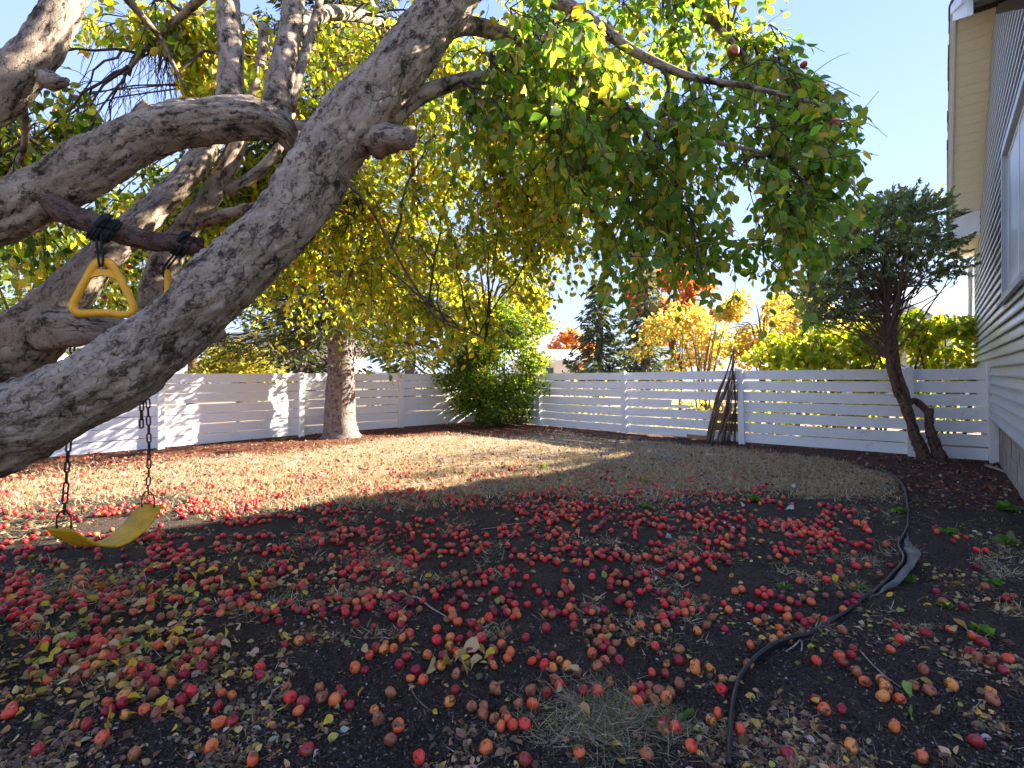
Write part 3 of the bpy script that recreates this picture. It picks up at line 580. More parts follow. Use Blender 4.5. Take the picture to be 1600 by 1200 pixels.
# ------------------------------------------------------------------ apples
def apple_mesh(name, seg, ring, mat, squash=.9, lump=.04, sd_=0., stem=True):
    V, Q = [], []
    for i in range(ring + 1):
        ph = math.pi * (.02 + .96 * i / ring); s, c = math.sin(ph), math.cos(ph)
        for j in range(seg):
            th = 2 * math.pi * j / seg; r = s * (1 + .06 * c) * (1 + lump * noise.noise((math.cos(th) * 1.4 + sd_, math.sin(th) * 1.4, c * 1.2)) * 2)
            z = c * squash - (.22 * math.exp(-(s / .26) ** 2) * (1 if c > 0 else -.6))
            V.append((r * math.cos(th) * .024, r * math.sin(th) * .024, z * .024))
    Q = [(i * seg + j, (i + 1) * seg + j, (i + 1) * seg + (j + 1) % seg, i * seg + (j + 1) % seg) for i in range(ring) for j in range(seg)]
    Fs = [np.array(Q)]
    if stem:
        n = len(V); b0 = .017
        for zz, rr in ((b0 - .004, .0012), (b0 + .012, .001)):
            for j in range(3): V.append((rr * math.cos(j * 2.1) + (zz - b0) * .3, rr * math.sin(j * 2.1), zz))
        Fs.append(np.array([(n + j, n + (j + 1) % 3, n + 3 + (j + 1) % 3, n + 3 + j) for j in range(3)]))
    return mesh(name, V, Fs, mat, True)
APM = {k: [apple_mesh('apple', 16, 12, m, random.uniform(.82, .98), (.2 if k == 'b' else .09), i * 3.1 + ord(k), i % 2 == 0) for i in range(4)] for k, m in AM.items()}
# hanging apples: parts of the tree
hang = [(1145, 80, 2.25, 'y', 1.15), (1253, 136, 2.6, 'r', .95), (1304, 192, 2.6, 'r', 1.), (1196, 102, 2.8, 'r', .8), (1256, 101, 2.9, 'd', .8), (785, 92, 2.7, 'o', .9), (790, 139, 2.8, 'o', .9), (967, 177, 2.9, 'o', .9), (978, 297, 3.0, 'o', .9), (848, 286, 3.2, 'o', .95), (778, 319, 3.3, 'o', .9), (764, 187, 3.2, 'o', .9), (1188, 315, 2.7, 'r', .9), (1090, 327, 2.9, 'd', .9), (1233, 358, 2.9, 'r', .8), (1300, 287, 2.6, 'o', .9), (1244, 200, 2.7, 'd', .8), (1080, 250, 3.2, 'r', .9), (900, 330, 3.4, 'r', .9), (1000, 380, 3.6, 'o', .9), (315, 137, 3.5, 'o', 1.), (282, 131, 3.6, 'r', 1.), (119, 153, 3.2, 'r', .9), (65, 166, 3.2, 'o', 1.), (88, 175, 3.2, 'o', .9), (270, 277, 4.6, 'r', 1.), (202, 417, 4.2, 'r', 1.), (163, 464, 4.2, 'r', 1.), (290, 84, 3.8, 'r', .9), (480, 94, 4.0, 'r', .9), (520, 110, 4.2, 'r', .9), (415, 278, 4.8, 'r', 1.), (458, 444, 5.2, 'r', 1.), (600, 345, 5.2, 'r', 1.), (758, 260, 5., 'o', 1.), (675, 398, 5.5, 'r', 1.), (580, 340, 5., 'r', 1.), (540, 330, 5., 'r', 1.)]
for x, y, d, k, s in hang:
    o = obj('apple', random.choice(APM[k]), tree); o.location = P(x, y, d); o.rotation_euler = (random.uniform(-.4, .4), random.uniform(-.4, .4), random.uniform(0, 6)); o.scale = (s, s, s)
# fallen apples read off the ground
TILES = [
"60,190 120,180 245,75 250,110 480,70o 60,110 100,130 130,100 165,120 230,150o 10,220 70,235 145,225 200,215 235,230 20,270 90,285 10,295d 75,335 170,300 190,320 125,310 150,350 180,375d 130,405d 220,385 460,175 495,195 385,230 340,265 435,262d 505,260d 520,235d 640,260d 695,240b 580,75d 540,30o 635,30 365,40b 170,65b 780,95b 885,85d 895,120d 950,130d 990,120d 1020,105d 785,175o 840,155b 955,190 940,220o 840,250b 833,287o 600,360d 660,350b 1110,55d 1135,30d 1150,60d 1190,105 1280,105o 1320,90o 1365,85 1400,45d 1525,30 1340,10 1530,70b 1385,180o 1430,185 1505,228 1545,195d 1590,185o 1270,245d 1305,275d 1250,295o 1395,265o 1445,257b 1378,303o 610,415d 705,410 820,390o 790,420b 665,445d 610,465 630,485 670,495 740,460 540,470d 285,475 395,460b 410,485 210,460d 475,495d 840,515d 720,540d 580,525o 580,550d 780,550b 650,575o 705,585d 515,550d 480,570b 390,570d 385,595d 535,630 600,635o 190,640d 240,670 335,670d 420,690o 295,710o 480,725d 545,695b 820,620d 870,640d 910,605b 935,645 815,680 750,710d 840,700d 900,715d 965,735d 860,745b 1070,725o 1015,690b 1150,680d 1160,635o 1120,610d 1175,570d 1260,632d 1230,538 1310,565d 1335,530 1370,482d 1310,495d 1245,480b 1255,410d 1110,375b 1070,407d 1085,470o 1145,470d 990,495 1070,510b 670,855 685,905d 770,820o 780,935o 905,900 760,870d 980,920b 1065,870b 1125,905b 1135,835d 1190,800 1170,770d 960,800b 1385,785 1450,800o 1360,885d 1375,970o 1450,960d 70,895 60,925 470,990o 540,995d",
"95,40 160,50d 175,20d 345,75d 20,75b 55,95o 100,90b 50,140 110,125b 235,140b 285,130 300,150b 300,105o 10,190o 475,20o 520,10d 575,15 540,45 610,62 655,15o 625,10 472,97d 540,95b 540,125o 800,10b 900,50 895,80 827,97 943,102b 985,172b 1062,135o 1110,165o 1150,155d 1175,135d 1270,120 1310,95b 1335,125 1385,120b 1430,110 1475,90b 1425,85 1300,55b 1245,75b 1400,45d 1435,45d 1465,35 1530,20 1590,35 1495,158 1280,187d 1305,205b 1305,268 735,145b 700,165o 665,190b 700,205 740,175b 775,190o 820,195 735,228 710,258 680,225o 830,235b 860,195d 880,212d 905,190d 965,245d 455,215 515,215 400,235 375,258o 335,240b 240,262 270,278b 310,285d 415,275d 418,303d 500,270d 570,235b 625,235o 635,270 560,295 620,300d 622,355d 830,290d 880,280d 860,320 910,310o 955,315d 915,340o 905,372d 735,380d 20,275 75,290b 120,287 145,342d 955,425 915,447o 1130,398 1225,295o 1230,335o 1260,360 1350,370d 1390,390d 1410,345o 1455,330 1490,303d 1475,270b 1540,220o 1555,265b 1570,295o 1585,200d 1590,230d 180,483d 270,462o 335,442d 805,495o 760,520d 800,530o 855,518o 710,557 620,635o 680,650d 945,583d 1070,565o 897,627d 1000,665d 965,712o 1045,720 1130,470 1215,450o 1210,500o 1270,455d 1335,435d 1405,450 1250,525 1340,535d 1265,555o 1170,565d 1150,630o 1250,670b 1535,490 1480,525b 1465,570d 1570,570 1485,612o 1590,535o 1540,420b 1580,395b 25,625 30,695d 15,660d 395,770b 410,825b 525,765d 530,805d 495,843o 585,870d 215,830 295,860d 265,910o 740,895o 760,948b 840,800b 890,1000 1245,775d 1210,853o 1355,875b 1420,870b 1420,925b 1510,945b 1540,985o 1590,960 1495,770b 1550,900b",
"90,78 140,130 170,160 225,168d 325,130b 340,150d 303,170o 335,20 10,125d 40,125d 5,35 10,240 97,242 25,293o 210,235d 245,257 215,290o 250,300b 285,285d 330,285 360,255o 450,235b 505,272b 500,68 505,35d 585,10d 615,95 615,132d 665,100b 712,105o 740,70d 675,57d 625,45 655,25o 800,10d 835,45 790,50b 865,15d 845,85o 855,125 800,145 735,172b 690,200b 665,218d 735,238 740,285b 920,150d 950,145b 990,20d 1060,15o 1055,70o 1210,197b 1070,237 1080,282o 995,205b 1000,297b 945,315 960,340b 910,378o 805,355o 1395,152o 1435,142o 1325,230 1355,270o 1570,145 1540,165 1590,185 1490,245 1580,245d 1545,263 1535,340o 1580,325b 1330,380d 1215,355b 1250,310b 1158,388o 212,383d 385,375d 85,440d 480,405b 535,380b 595,350b 625,375o 580,388b 560,435o 535,465b 600,462d 645,460b 570,495d 625,512b 745,460o 895,480 1045,505b 1490,498o 500,522 580,558 535,600b 670,567d 125,585 165,555d 205,592 255,540d 297,565o 257,608o 345,605o 410,635b 270,690b 297,730 118,767b 215,775d 610,712b 445,767d 537,767 40,848b 128,853 45,975 5,970 875,640 957,650d 965,590o 1043,578d 1145,605o 1145,635o 1228,627o 1315,680y 1310,757 1478,608b 757,768o 803,745d 855,732b 915,765b 858,790b 985,775b 965,810o 885,825b 808,815d 785,843o 1045,720b 1290,905 1243,950o 950,960d 1015,992 950,1000b 1425,1005",
"320,50o 445,33 365,88 455,68b 195,100o 10,180 85,200d 145,222o 187,237d 220,208b 68,265 122,275o 270,232o 265,185b 360,178b 450,180b 555,195d 540,230d 495,235d 470,275o 122,323o 195,328d 235,362d 265,355d 300,335b 355,345 75,380 78,422o 35,460y 130,455b 463,405b 530,510d 520,550d 447,563 470,613d 302,602 552,672b 605,725 800,370d 985,415d 825,462 763,523 975,642b 710,715y 737,765o 718,808o 822,820 910,738b 1008,772b 1145,735o 1390,775o 1400,838b 350,890 300,830d 460,893d 790,988o 1052,155d 1093,215b 1225,248d 1355,130b 1485,207d 1535,198b 1140,380 1288,428 1340,470d 1265,543d 1320,580b 1385,603d 1500,580 1475,650d 1305,10d 700,45b 530,130b"]
fallen = []
for k, tl in enumerate(TILES):
    for tok in tl.split():
        c = tok[-1] if tok[-1] in 'rdoby' else 'r'; x, y = tok.rstrip('rdoby').split(',')
        px, py = 400 * k + float(x) / 4, 880 + float(y) / 4
        s = random.choice((random.uniform(.76, .96), random.uniform(.88, 1.06), random.uniform(.95, 1.15))); d = F * (EYE - .02) / (py - HY); fallen.append([(px - CX) / F * d, d, c, s])
# a few more just below the frame's old lower edge
for px, py, c in ((60, 1168, 'd'), (160, 1150, 'r'), (210, 1172, 'b'), (330, 1158, 'o'), (395, 1180, 'r'), (480, 1165, 'd'), (610, 1150, 'b'), (655, 1176, 'r'), (760, 1160, 'o'), (820, 1178, 'd'), (905, 1165, 'r'), (1010, 1170, 'b'), (1080, 1158, 'r'), (1230, 1168, 'd'), (1330, 1160, 'o'), (1440, 1178, 'r'), (1525, 1152, 'd')):
    d = F * (EYE - .02) / (py - HY); fallen.append([(px - CX) / F * d, d, c, 1.])
for it in range(6):     # push apart those that overlap
    XY = np.array([[f[0], f[1]] for f in fallen])
    for i in range(len(fallen)):
        dv = XY[i] - XY; dd = np.hypot(dv[:, 0], dv[:, 1]); m = (dd < .046) & (dd > 1e-6)
        if m.any(): XY[i] += (dv[m] / dd[m][:, None] * (.046 - dd[m])[:, None] * .5).sum(0)
    for f, q in zip(fallen, XY): f[0], f[1] = q
fallen.sort(key=lambda f: f[1])
LOOK = {'r': 'bright red', 'd': 'dark maroon', 'o': 'orange-red', 'b': 'brown rotting', 'y': 'yellow-orange'}
def area(x, y):
    if x > edge_x(np.array([y]))[0] + .02: return 'beyond the black edging strip, near the house'
    px, py = CX + x / y * F, HY + EYE / y * F
    if px < 420: return 'among yellow leaves below the swing'
    if px < 800: return 'on bare dark soil in front of the spruce'
    if px < 1060: return 'on soil around the dry grass tuft'
    return 'on soil inside the curve of the black edging'
def spot(x, y):
    px, py = CX + x / y * F, HY + EYE / y * F
    row_ = 'front row' if py > 1075 else 'second row' if py > 1010 else 'third row' if py > 960 else 'fourth row' if py > 920 else 'back rows'
    if x > edge_x(np.array([y]))[0] + .02: c_ = 'just outside the black edging' if px < 1370 else 'beyond the edging, toward the house'
    else:
        for lim, c_ in ((55, 'by the left picture border'), (110, 'below the swing chains'), (170, 'left side of leaf pile'), (230, 'middle of leaf pile'), (290, 'right side of leaf pile'), (370, 'right of the leaf pile'), (470, 'left of the spruce trunk line'), (580, 'straight below the spruce trunk'), (690, 'between spruce trunk and bush'), (800, 'below the corner bush'), (930, 'left of the grass tuft'), (1060, 'beside the grass tuft'), (1180, 'left of the edging'), (2000, 'inside the edging curve')):
            if px < lim: break
    return row_, c_
chosen = fallen[:300]; named = {}
for f in chosen: named.setdefault((f[2],) + spot(f[0], f[1]), []).append(f)
ORD = ['leftmost', 'second from left', 'third from left', 'fourth from left', 'fifth from left', 'sixth from left', 'seventh from left', 'eighth from left', 'ninth from left', 'tenth from left', 'eleventh from left', 'twelfth from left']
for key, fs in named.items():
    fs.sort(key=lambda f: f[0] / f[1])
    for i, (x, y, k, s) in enumerate(fs):
        o = obj('fallen_apple', random.choice(APM[k])); o.location = (x, y, gz(x, y) + .0195 * s * random.uniform(.55, 1)); o.scale = (s * random.uniform(.92, 1.06), s, s * random.uniform(.85, 1.06))
        o.rotation_euler = (random.uniform(-1.5, 1.5), random.uniform(-1.5, 1.5), random.uniform(0, 6.28))
        tail = '' if len(fs) == 1 else ', ' + ORD[min(i, 11)]
        tag(o, '%s apple, %s, %s%s' % (LOOK[k], key[1], key[2], tail), 'apple', 'fallen apples on the ground')
rest = [(f[0], f[1], f[2], f[3]) for f in fallen[300:]]
def clusters(n, region, size):
    out = 0
    while out < n:
        px, py = random.uniform(*region[0]), random.uniform(*region[1]); g = G(px, py)
        if not region[2](px, py): continue
        m = max(1, int(random.expovariate(1 / size))); out += m
        for _ in range(m):
            r = .055 * math.sqrt(m) * math.sqrt(random.random()); th = random.uniform(0, 6.28)
            rest.append((g.x + r * math.cos(th) * 1.3, g.y + r * math.sin(th), random.choices('rdob', (5, 2.6, 2.2, 2))[0], random.uniform(.74, 1.06)))
clusters(470, ((-60, 900), (795, 880), lambda x, y: True), 5)
clusters(480, ((-60, 950), (755, 800), lambda x, y: y > 740 + abs(x - 350) * .06), 4)
clusters(260, ((-60, 860), (708, 757), lambda x, y: random.random() < (y - 695) / 60), 1.6)
clusters(260, ((-60, 1250), (745, 870), lambda x, y: True), 1.3)
clusters(430, ((840, 1300), (760, 880), lambda x, y: y > 755 + max(0, x - 1150) * .1), 4.5)
clusters(110, ((820, 1180), (728, 775), lambda x, y: random.random() < (y - 720) / 55), 3)
clusters(60, ((1250, 1400), (780, 885), lambda x, y: True), 3)
clusters(10, ((1430, 1600), (800, 880), lambda x, y: True), 1.5)
clusters(170, ((-40, 1120), (865, 965), lambda x, y: True), 1.2)
a0 = apple_mesh('apple_low', 9, 6, None, .9, .06, 2.2, False); av = np.array([v.co[:] for v in a0.vertices]); af = np.array([p.vertices[:] for p in a0.polygons])
bpy.data.meshes.remove(a0)
CC = {'r': (.64, .016, .022), 'd': (.26, .012, .022), 'o': (.66, .14, .04), 'b': (.27, .085, .036), 'y': (.6, .3, .07)}
VV, FF, KK = [], [], []
for i, (x, y, k, s) in enumerate(rest):
    Rm = np.array(Matrix.Rotation(random.uniform(0, 6.28), 3, 'Z') @ Matrix.Rotation(random.uniform(-1.5, 1.5), 3, 'X'))
    VV.append(av @ Rm.T * s + np.array([x, y, gz(x, y) + .0195 * s])); FF.append(af + i * len(av))
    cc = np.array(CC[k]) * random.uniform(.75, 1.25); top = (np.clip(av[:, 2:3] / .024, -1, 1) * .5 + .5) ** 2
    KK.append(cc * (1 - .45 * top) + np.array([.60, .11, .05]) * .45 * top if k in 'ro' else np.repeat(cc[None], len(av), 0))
tag(obj('apple_mass', mesh('apple_mass', np.vstack(VV), np.vstack(FF), M_APPLES, True, np.vstack(KK))), 'windfall apples spread across the lawn behind the nearer ones', 'apples', kind='stuff')

# ------------------------------------------------------------------ swing and trapeze rings
def link_mesh(L, wd, r, mat):
    pts = []
    for i in range(12):
        a = 2 * math.pi * i / 12; pts.append((math.cos(a) * (wd / 2 - r), 0, math.sin(a) * (wd / 2 - r) + (1 if math.sin(a) > 0 else -1) * (L - wd) / 2))
    pts = np.array(pts); V, Q = [], []
    for i in range(12):
        T = pts[(i + 1) % 12] - pts[i - 1]; T /= np.linalg.norm(T); n_ = np.array([0, 1., 0]); bb = np.cross(T, n_)
        for j in range(6): V.append(pts[i] + r * (math.cos(j * math.pi / 3) * n_ + math.sin(j * math.pi / 3) * bb))
    for i in range(12):
        for j in range(6): Q.append((i * 6 + j, ((i + 1) % 12) * 6 + j, ((i + 1) % 12) * 6 + (j + 1) % 6, i * 6 + (j + 1) % 6))
    return mesh('link', V, np.array(Q), mat, True)
ML = link_mesh(.058, .026, .0042, M_CHAIN)
def chain(pts, parent, name='chain'):
    e = empty(name, (0, 0, 0)); e.parent = parent; e.matrix_parent_inverse = Matrix.Translation(parent.location).inverted()
    p, _ = spline(pts, [1] * len(pts), .01); L = np.concatenate([[0], np.cumsum(np.linalg.norm(np.diff(p, axis=0), axis=1))])
    s, i = 0.0, 0
    while s < L[-1] - .02:
        a = np.array([np.interp(s, L, p[:, k]) for k in range(3)]); c = np.array([np.interp(min(s + .047, L[-1]), L, p[:, k]) for k in range(3)])
        dv = Vector(c - a); o = bpy.data.objects.new('link', ML); COL.objects.link(o); o.parent = e
        q = dv.to_track_quat('Z', 'Y'); o.rotation_mode = 'QUATERNION'; o.rotation_quaternion = q @ Matrix.Rotation((i % 2) * math.pi / 2 + .5, 4, 'Z').to_quaternion()
        o.location = Vector((a + c) / 2); s += .047; i += 1
    return e
sl, sr = P(93, 826, 2.3), P(236, 788, 2.8)
swing = empty('swing', ((sl.x + sr.x) / 2, (sl.y + sr.y) / 2, .5), 'yellow belt swing seat hanging on dark chains under the apple limb', 'swing')
ax = (sr - sl); hx = Vector((ax.x, ax.y, 0)).normalized(); pr = Vector((hx.y, -hx.x, 0))
V, Q = [], []; NS, NW = 28, 6
for i in range(NS + 1):
    t = i / NS; c = sl.lerp(sr, t); sag = .135 * (1 - (2 * t - 1) ** 2) ** 1.05; c = c - Vector((0, 0, sag)); hw = .075 * (1 if .06 < t < .94 else .82 + .18 * min(t, 1 - t) / .06)
    for th in (0, -.009):
        for j in range(NW + 1): u = 2 * j / NW - 1; V.append(c + pr * (u * hw) + Vector((0, 0, th - .004 * u * u + (.0035 if j in (0, NW) and th == 0 else 0))))
row = 2 * (NW + 1)
for i in range(NS):
    for j in range(NW):
        a = i * row + j; Q.append((a, a + 1, a + row + 1, a + row)); a2 = a + NW + 1; Q.append((a2, a2 + row, a2 + row + 1, a2 + 1))
    for j in (0, NW):
        a = i * row + j; q = (a, a + row, a + row + NW + 1, a + NW + 1); Q.append(q if j == 0 else q[::-1])
for i in (0, NS):
    for j in range(NW): a = i * row + j; q = (a, a + NW + 1, a + NW + 2, a + 1); Q.append(q if i == 0 else q[::-1])
obj('seat', mesh('seat', [tuple(v) for v in V], np.array(Q), M_SEAT, True), swing)
def clip(e, up, parent):   # triangular end bracket
    for s_ in (-1, 1):
        p = [e + pr * (.035 * s_) + Vector((0, 0, -.012)), e + pr * (.036 * s_) + up * .045, e + pr * (.010 * s_) + up * .075]
        tube_obj('bracket', p, [.004] * 3, M_CHAIN, parent, 6, .02)
upv = Vector((0, 0, 1)); clip(sl + hx * .02, upv, swing); clip(sr - hx * .02, upv, swing)
tl_, tr_ = P(114, 512, 2.47), P(231, 530, 2.76)
chain([sl + hx * .02 + upv * .06, P(104, 745, 2.33), P(110, 640, 2.40), tl_], swing); chain([sr - hx * .02 + upv * .06, P(233, 700, 2.78), P(231, 620, 2.77), tr_], swing)
chain([P(224, 545, 2.72), P(222, 600, 2.72), P(221, 668, 2.72)], swing)
# chain loop wrapped over the side limb
lp = P(150, 514, 2.5); rr = .095
loop = [lp + Vector((.25, -.95, 0)).normalized() * (rr * math.cos(a)) + Vector((0, 0, rr * math.sin(a))) + Vector((.03 * math.sin(a), .0, 0)) for a in np.linspace(-.6, 3.6, 9)]
chain(loop, swing)
def ring(center, rotz, tops, label, wraps):
    r = empty('trapeze_ring', tuple(center), label, 'ring')
    # rounded triangle with an apex tab
    ctrl = [(0, .115), (.035, .095), (.095, -.03), (.108, -.075), (.085, -.1), (.0, -.095), (-.085, -.1), (-.108, -.075), (-.095, -.03), (-.035, .095)]
    n = len(ctrl); pts = []
    for i in range(n):
        a, b_, c, d = [np.array(ctrl[(i + k) % n]) for k in (-1, 0, 1, 2)]
        for t in np.linspace(0, 1, 7)[:-1]: pts.append(.5 * (2 * b_ + (c - a) * t + (2 * a - 5 * b_ + 4 * c - d) * t * t + (3 * b_ - a - 3 * c + d) * t ** 3))
    pts = np.array(pts); m = len(pts); V, Q = [], []; cz, sz = math.cos(rotz), math.sin(rotz)
    for i in range(m):
        T = pts[(i + 1) % m] - pts[i - 1]; T /= np.linalg.norm(T); nr_ = np.array([T[1], -T[0]])
        hw, ht = .0155, .0125
        if pts[i][1] > .06: hw = .0155 + .004 * (pts[i][1] - .06) / .05
        for j in range(10):
            a = 2 * math.pi * j / 10; q = pts[i] + nr_ * hw * math.cos(a); y = ht * math.sin(a); V.append((center.x + q[0] * cz - y * sz, center.y + q[0] * sz + y * cz, center.z + q[1]))
    for i in range(m):
        for j in range(10): Q.append((i * 10 + j, ((i + 1) % m) * 10 + j, ((i + 1) % m) * 10 + (j + 1) % 10, i * 10 + (j + 1) % 10))
    body = obj('handle', mesh('handle', V, np.array(Q), M_YELLOW, True), r)
    # web plate at the apex
    pl_ = [(-.036, .085), (.036, .085), (.052, .045), (.03, .055), (0, .06), (-.03, .055), (-.052, .045)]; V, Q = [], []
    for y in (-.007, .007): V += [(center.x + x * cz - y * sz, center.y + x * sz + y * cz, center.z + zz) for x, zz in pl_]
    k = len(pl_); me = bpy.data.meshes.new('apex_web'); me.from_pydata(V, [], [list(range(k)), list(range(2 * k - 1, k - 1, -1))] + [[i, i + k, (i + 1) % k + k, (i + 1) % k] for i in range(k)]); me.materials.append(M_YELLOW); obj('apex_web', me, r)
    ap = center + Vector((0, 0, .092))
    for dx in (-.010, .010):
        tube_obj('rope', [ap + Vector((dx * .4, -.015, 0)), ap + Vector((dx, -.016, .04)), tops + Vector((dx, -.04, -.03)), tops + Vector((dx, -.03, .03))], [.0045] * 4, M_ROPE, r, 7, .02)
    br_dir = (P(225, 376, 2.24) - P(172, 362, 2.17)).normalized(); u = br_dir.cross(Vector((0, 0, 1))).normalized(); v = u.cross(br_dir)
    for k in range(wraps):
        off = (k - wraps / 2) * .011; rad = .046 + .004 * (k % 3); ph = random.uniform(-.3, .3)
        tube_obj('rope_wrap', [tops + br_dir * (off + .016 * math.sin(a + ph)) + u * (rad * math.cos(a)) + v * (rad * math.sin(a)) for a in np.linspace(0, 6.1, 10)], [.0065] * 10, M_ROPE, r, 7, .015)
    if wraps > 4:
        tube_obj('knot', [tops + Vector((.005, -.045, .02)), tops + Vector((.03, -.05, .045)), tops + Vector((.055, -.04, .046)), tops + Vector((.03, -.055, .03)), tops + Vector((.0, -.055, .0))], [.009] * 5, M_ROPE, r, 8, .01)
    return r
ring(P(162, 453, 2.14), .25, P(166, 360, 2.15), 'yellow triangle trapeze ring hanging clear, above the thick leaning limb', 7)
ring(P(262, 466, 2.38), -1.0, P(288, 384, 2.36), 'yellow triangle trapeze ring mostly hidden behind the thick leaning limb', 5)

# ------------------------------------------------------------------ lawn edging
ep, er = spline([p + Vector((0, 0, .03)) for p in edge_pts], [.0095] * len(edge_pts), .04)
ed = empty('lawn_edging', (edge_pts[0].x, edge_pts[0].y, 0), 'black plastic lawn edging strip curving across the soil', 'edging')
for i in range(len(ep)): ep[i][2] = .026 + .012 * math.sin(i * .11) + gz(ep[i][0], ep[i][1])
V, Q, T, UV = tube(ep, er, 8); obj('bead', mesh('bead', V, [Q, T], M_EDGE, True), ed)
V, Q = [], []
for i, p in enumerate(ep):
    for dz in (.0, -.12): V.append((p[0], p[1], p[2] + dz)); V.append((p[0] + .004, p[1] + .002, p[2] + dz))
for i in range(len(ep) - 1):
    a = i * 4
    for (u, v) in ((0, 2), (3, 1)): Q.append((a + u, a + v, a + 4 + v, a + 4 + u))
obj('strip', mesh('strip', V, np.array(Q), M_EDGE, True), ed)
# the stretch that has heaved out of the soil and rolled over
fp = [G(*p) for p in ((1352, 934), (1372, 918), (1392, 903), (1408, 889), (1414, 874), (1408, 858), (1409, 843), (1416, 826))]
fw = [.012, .05, .095, .12, .115, .09, .05, .010]; V, Q = [], []
tw_ = [.2, .5, 1.0, 1.5, 1.2, .8, .5, .3]
pp_, ww_ = spline(fp, fw, .02); _, tw2 = spline(fp, tw_, .02)
for i, (p, wd) in enumerate(zip(pp_, ww_)):
    t = pp_[min(i + 1, len(pp_) - 1)] - pp_[max(i - 1, 0)]; t /= np.linalg.norm(t) + 1e-9; nrm = np.array([t[1], -t[0], 0])
    zg = gz(p[0], p[1]); a_ = tw2[i]
    for j in range(7):
        u = j / 6; cu = .22 * wd * math.sin(u * math.pi)
        V.append(tuple(p + nrm * (u * wd * math.cos(a_ * .55) - cu * .6) + np.array([0, 0, zg + .004 + u * wd * math.sin(a_ * .55) + cu * .5 + .006 * math.sin(i * .45 + u * 3)])))
for i in range(len(pp_) - 1):
    for j in range(6): a = i * 7 + j; Q.append((a, a + 1, a + 8, a + 7))
obj('heaved_flap', mesh('heaved_flap', V, np.array(Q), M_EDGE, True), ed)

# ------------------------------------------------------------------ spruce, bush, juniper, hedge and the trees beyond
def trunk_obj(name, base, top, r0, r1, mat, parent, seg=14, bark=.6, flare=1.4, seed=0, ridge=.012):
    b_, t_ = Vector(base), Vector(top); L = (t_ - b_).length; pts, rad = [], []
    for t, f in ((-.03, flare * 1.1), (0, flare), (.02 * min(1, 6 / L), (flare + 1) / 2), (.06, 1.05), (.3, .85), (.65, .5), (1, 0)):
        p = b_.lerp(t_, t) + Vector((noise.noise((t * 4, seed, 0)), noise.noise((t * 4, 0, seed + 5)), 0)) * .03 * L * t; pts.append(p); rad.append(r0 * f if f > 0 else r1)
    rad = [max(x, r1) for x in rad]; return tube_obj(name, pts, rad, mat, parent, seg, max(.04, L / 80), bark, seed, ridge)
def conifer(base, h, r0, label, zmin, rad, nb, cols, wts, group=None, needle=(.10, .2), per=46, dead=0, droop=.35, top=None):
    e = empty('spruce_tree', tuple(base), label, 'tree', group); b_ = Vector(base)
    trunk_obj('trunk', b_, b_ + Vector((.1, .1, h)), r0, .02, M_BARK2, e, 22, .7, 1.45, base[0], .012)
    tw = Tubes(); C, D, N, S, K = [], [], [], [], []
    for i in range(nb):
        t = (i + random.random()) / nb; z = zmin + (h - zmin) * t ** 1.15; L = rad * (1 - (z - zmin) / (h - zmin + .01)) ** .8 * random.uniform(.7, 1.1) + .15
        a = i * 2.4 + random.uniform(-.4, .4); n = 8; u = np.linspace(0, 1, n)[:, None]
        dirv = np.array([math.cos(a), math.sin(a), 0]); o_ = np.array(b_ + Vector((0, 0, z)))
        path = o_ + dirv * u * L + np.array([0, 0, 1]) * (-droop * L * np.sin(u * 1.9) + .22 * L * u ** 3) + rng.normal(0, .02, (n, 3))
        tw.add(path, np.linspace(.028 * (L / rad) + .006, .004, n), 4)
        m = int(per * (.35 + L / rad)); tt = rng.uniform(.12, 1, m) * (n - 1.001); ii = tt.astype(int); f = (tt - ii)[:, None]; c = path[ii] * (1 - f) + path[ii + 1] * f
        sidev = np.cross(dirv, [0, 0, 1]); sg = rng.choice([-1, 1], m)[:, None]; w_ = (1 - tt / n)[:, None] * .28 * L + .08
        off = rng.uniform(0, 1, (m, 1)); dd = norm(dirv * .7 + sidev * sg * .9 + np.array([0, 0, -.45]) + rng.normal(0, .3, (m, 3)))
        c = c + sidev * sg * w_ * off + np.array([0, 0, -1]) * off * w_ * .55 + rng.normal(0, .03, (m, 3))
        C.append(c); D.append(dd); N.append(rand_dir(m, (0, 0, 1.0))); S.append(rng.uniform(*needle, m)); K.append(palette(m, cols, wts, .22))
    tw.build('boughs', M_TWIG, e)
    leaf_obj('crown', (np.vstack(C), np.vstack(D), np.vstack(N), np.concatenate(S), T_NEED, np.vstack(K), np.full(sum(map(len, C)), 1.1)), M_NEEDLE, e)
    return e
SPR = [(.075, .10, .035), (.11, .13, .035), (.05, .07, .03), (.22, .20, .05), (.12, .075, .045)]
sp = G(532, 682)
conifer(sp, 12.5, .285, 'big spruce with a bare thick trunk standing before the white fence', 2.55, 3.3, 190, SPR, (4, 4, 4, 2.5, 2.5), per=330, needle=(.06, .14))

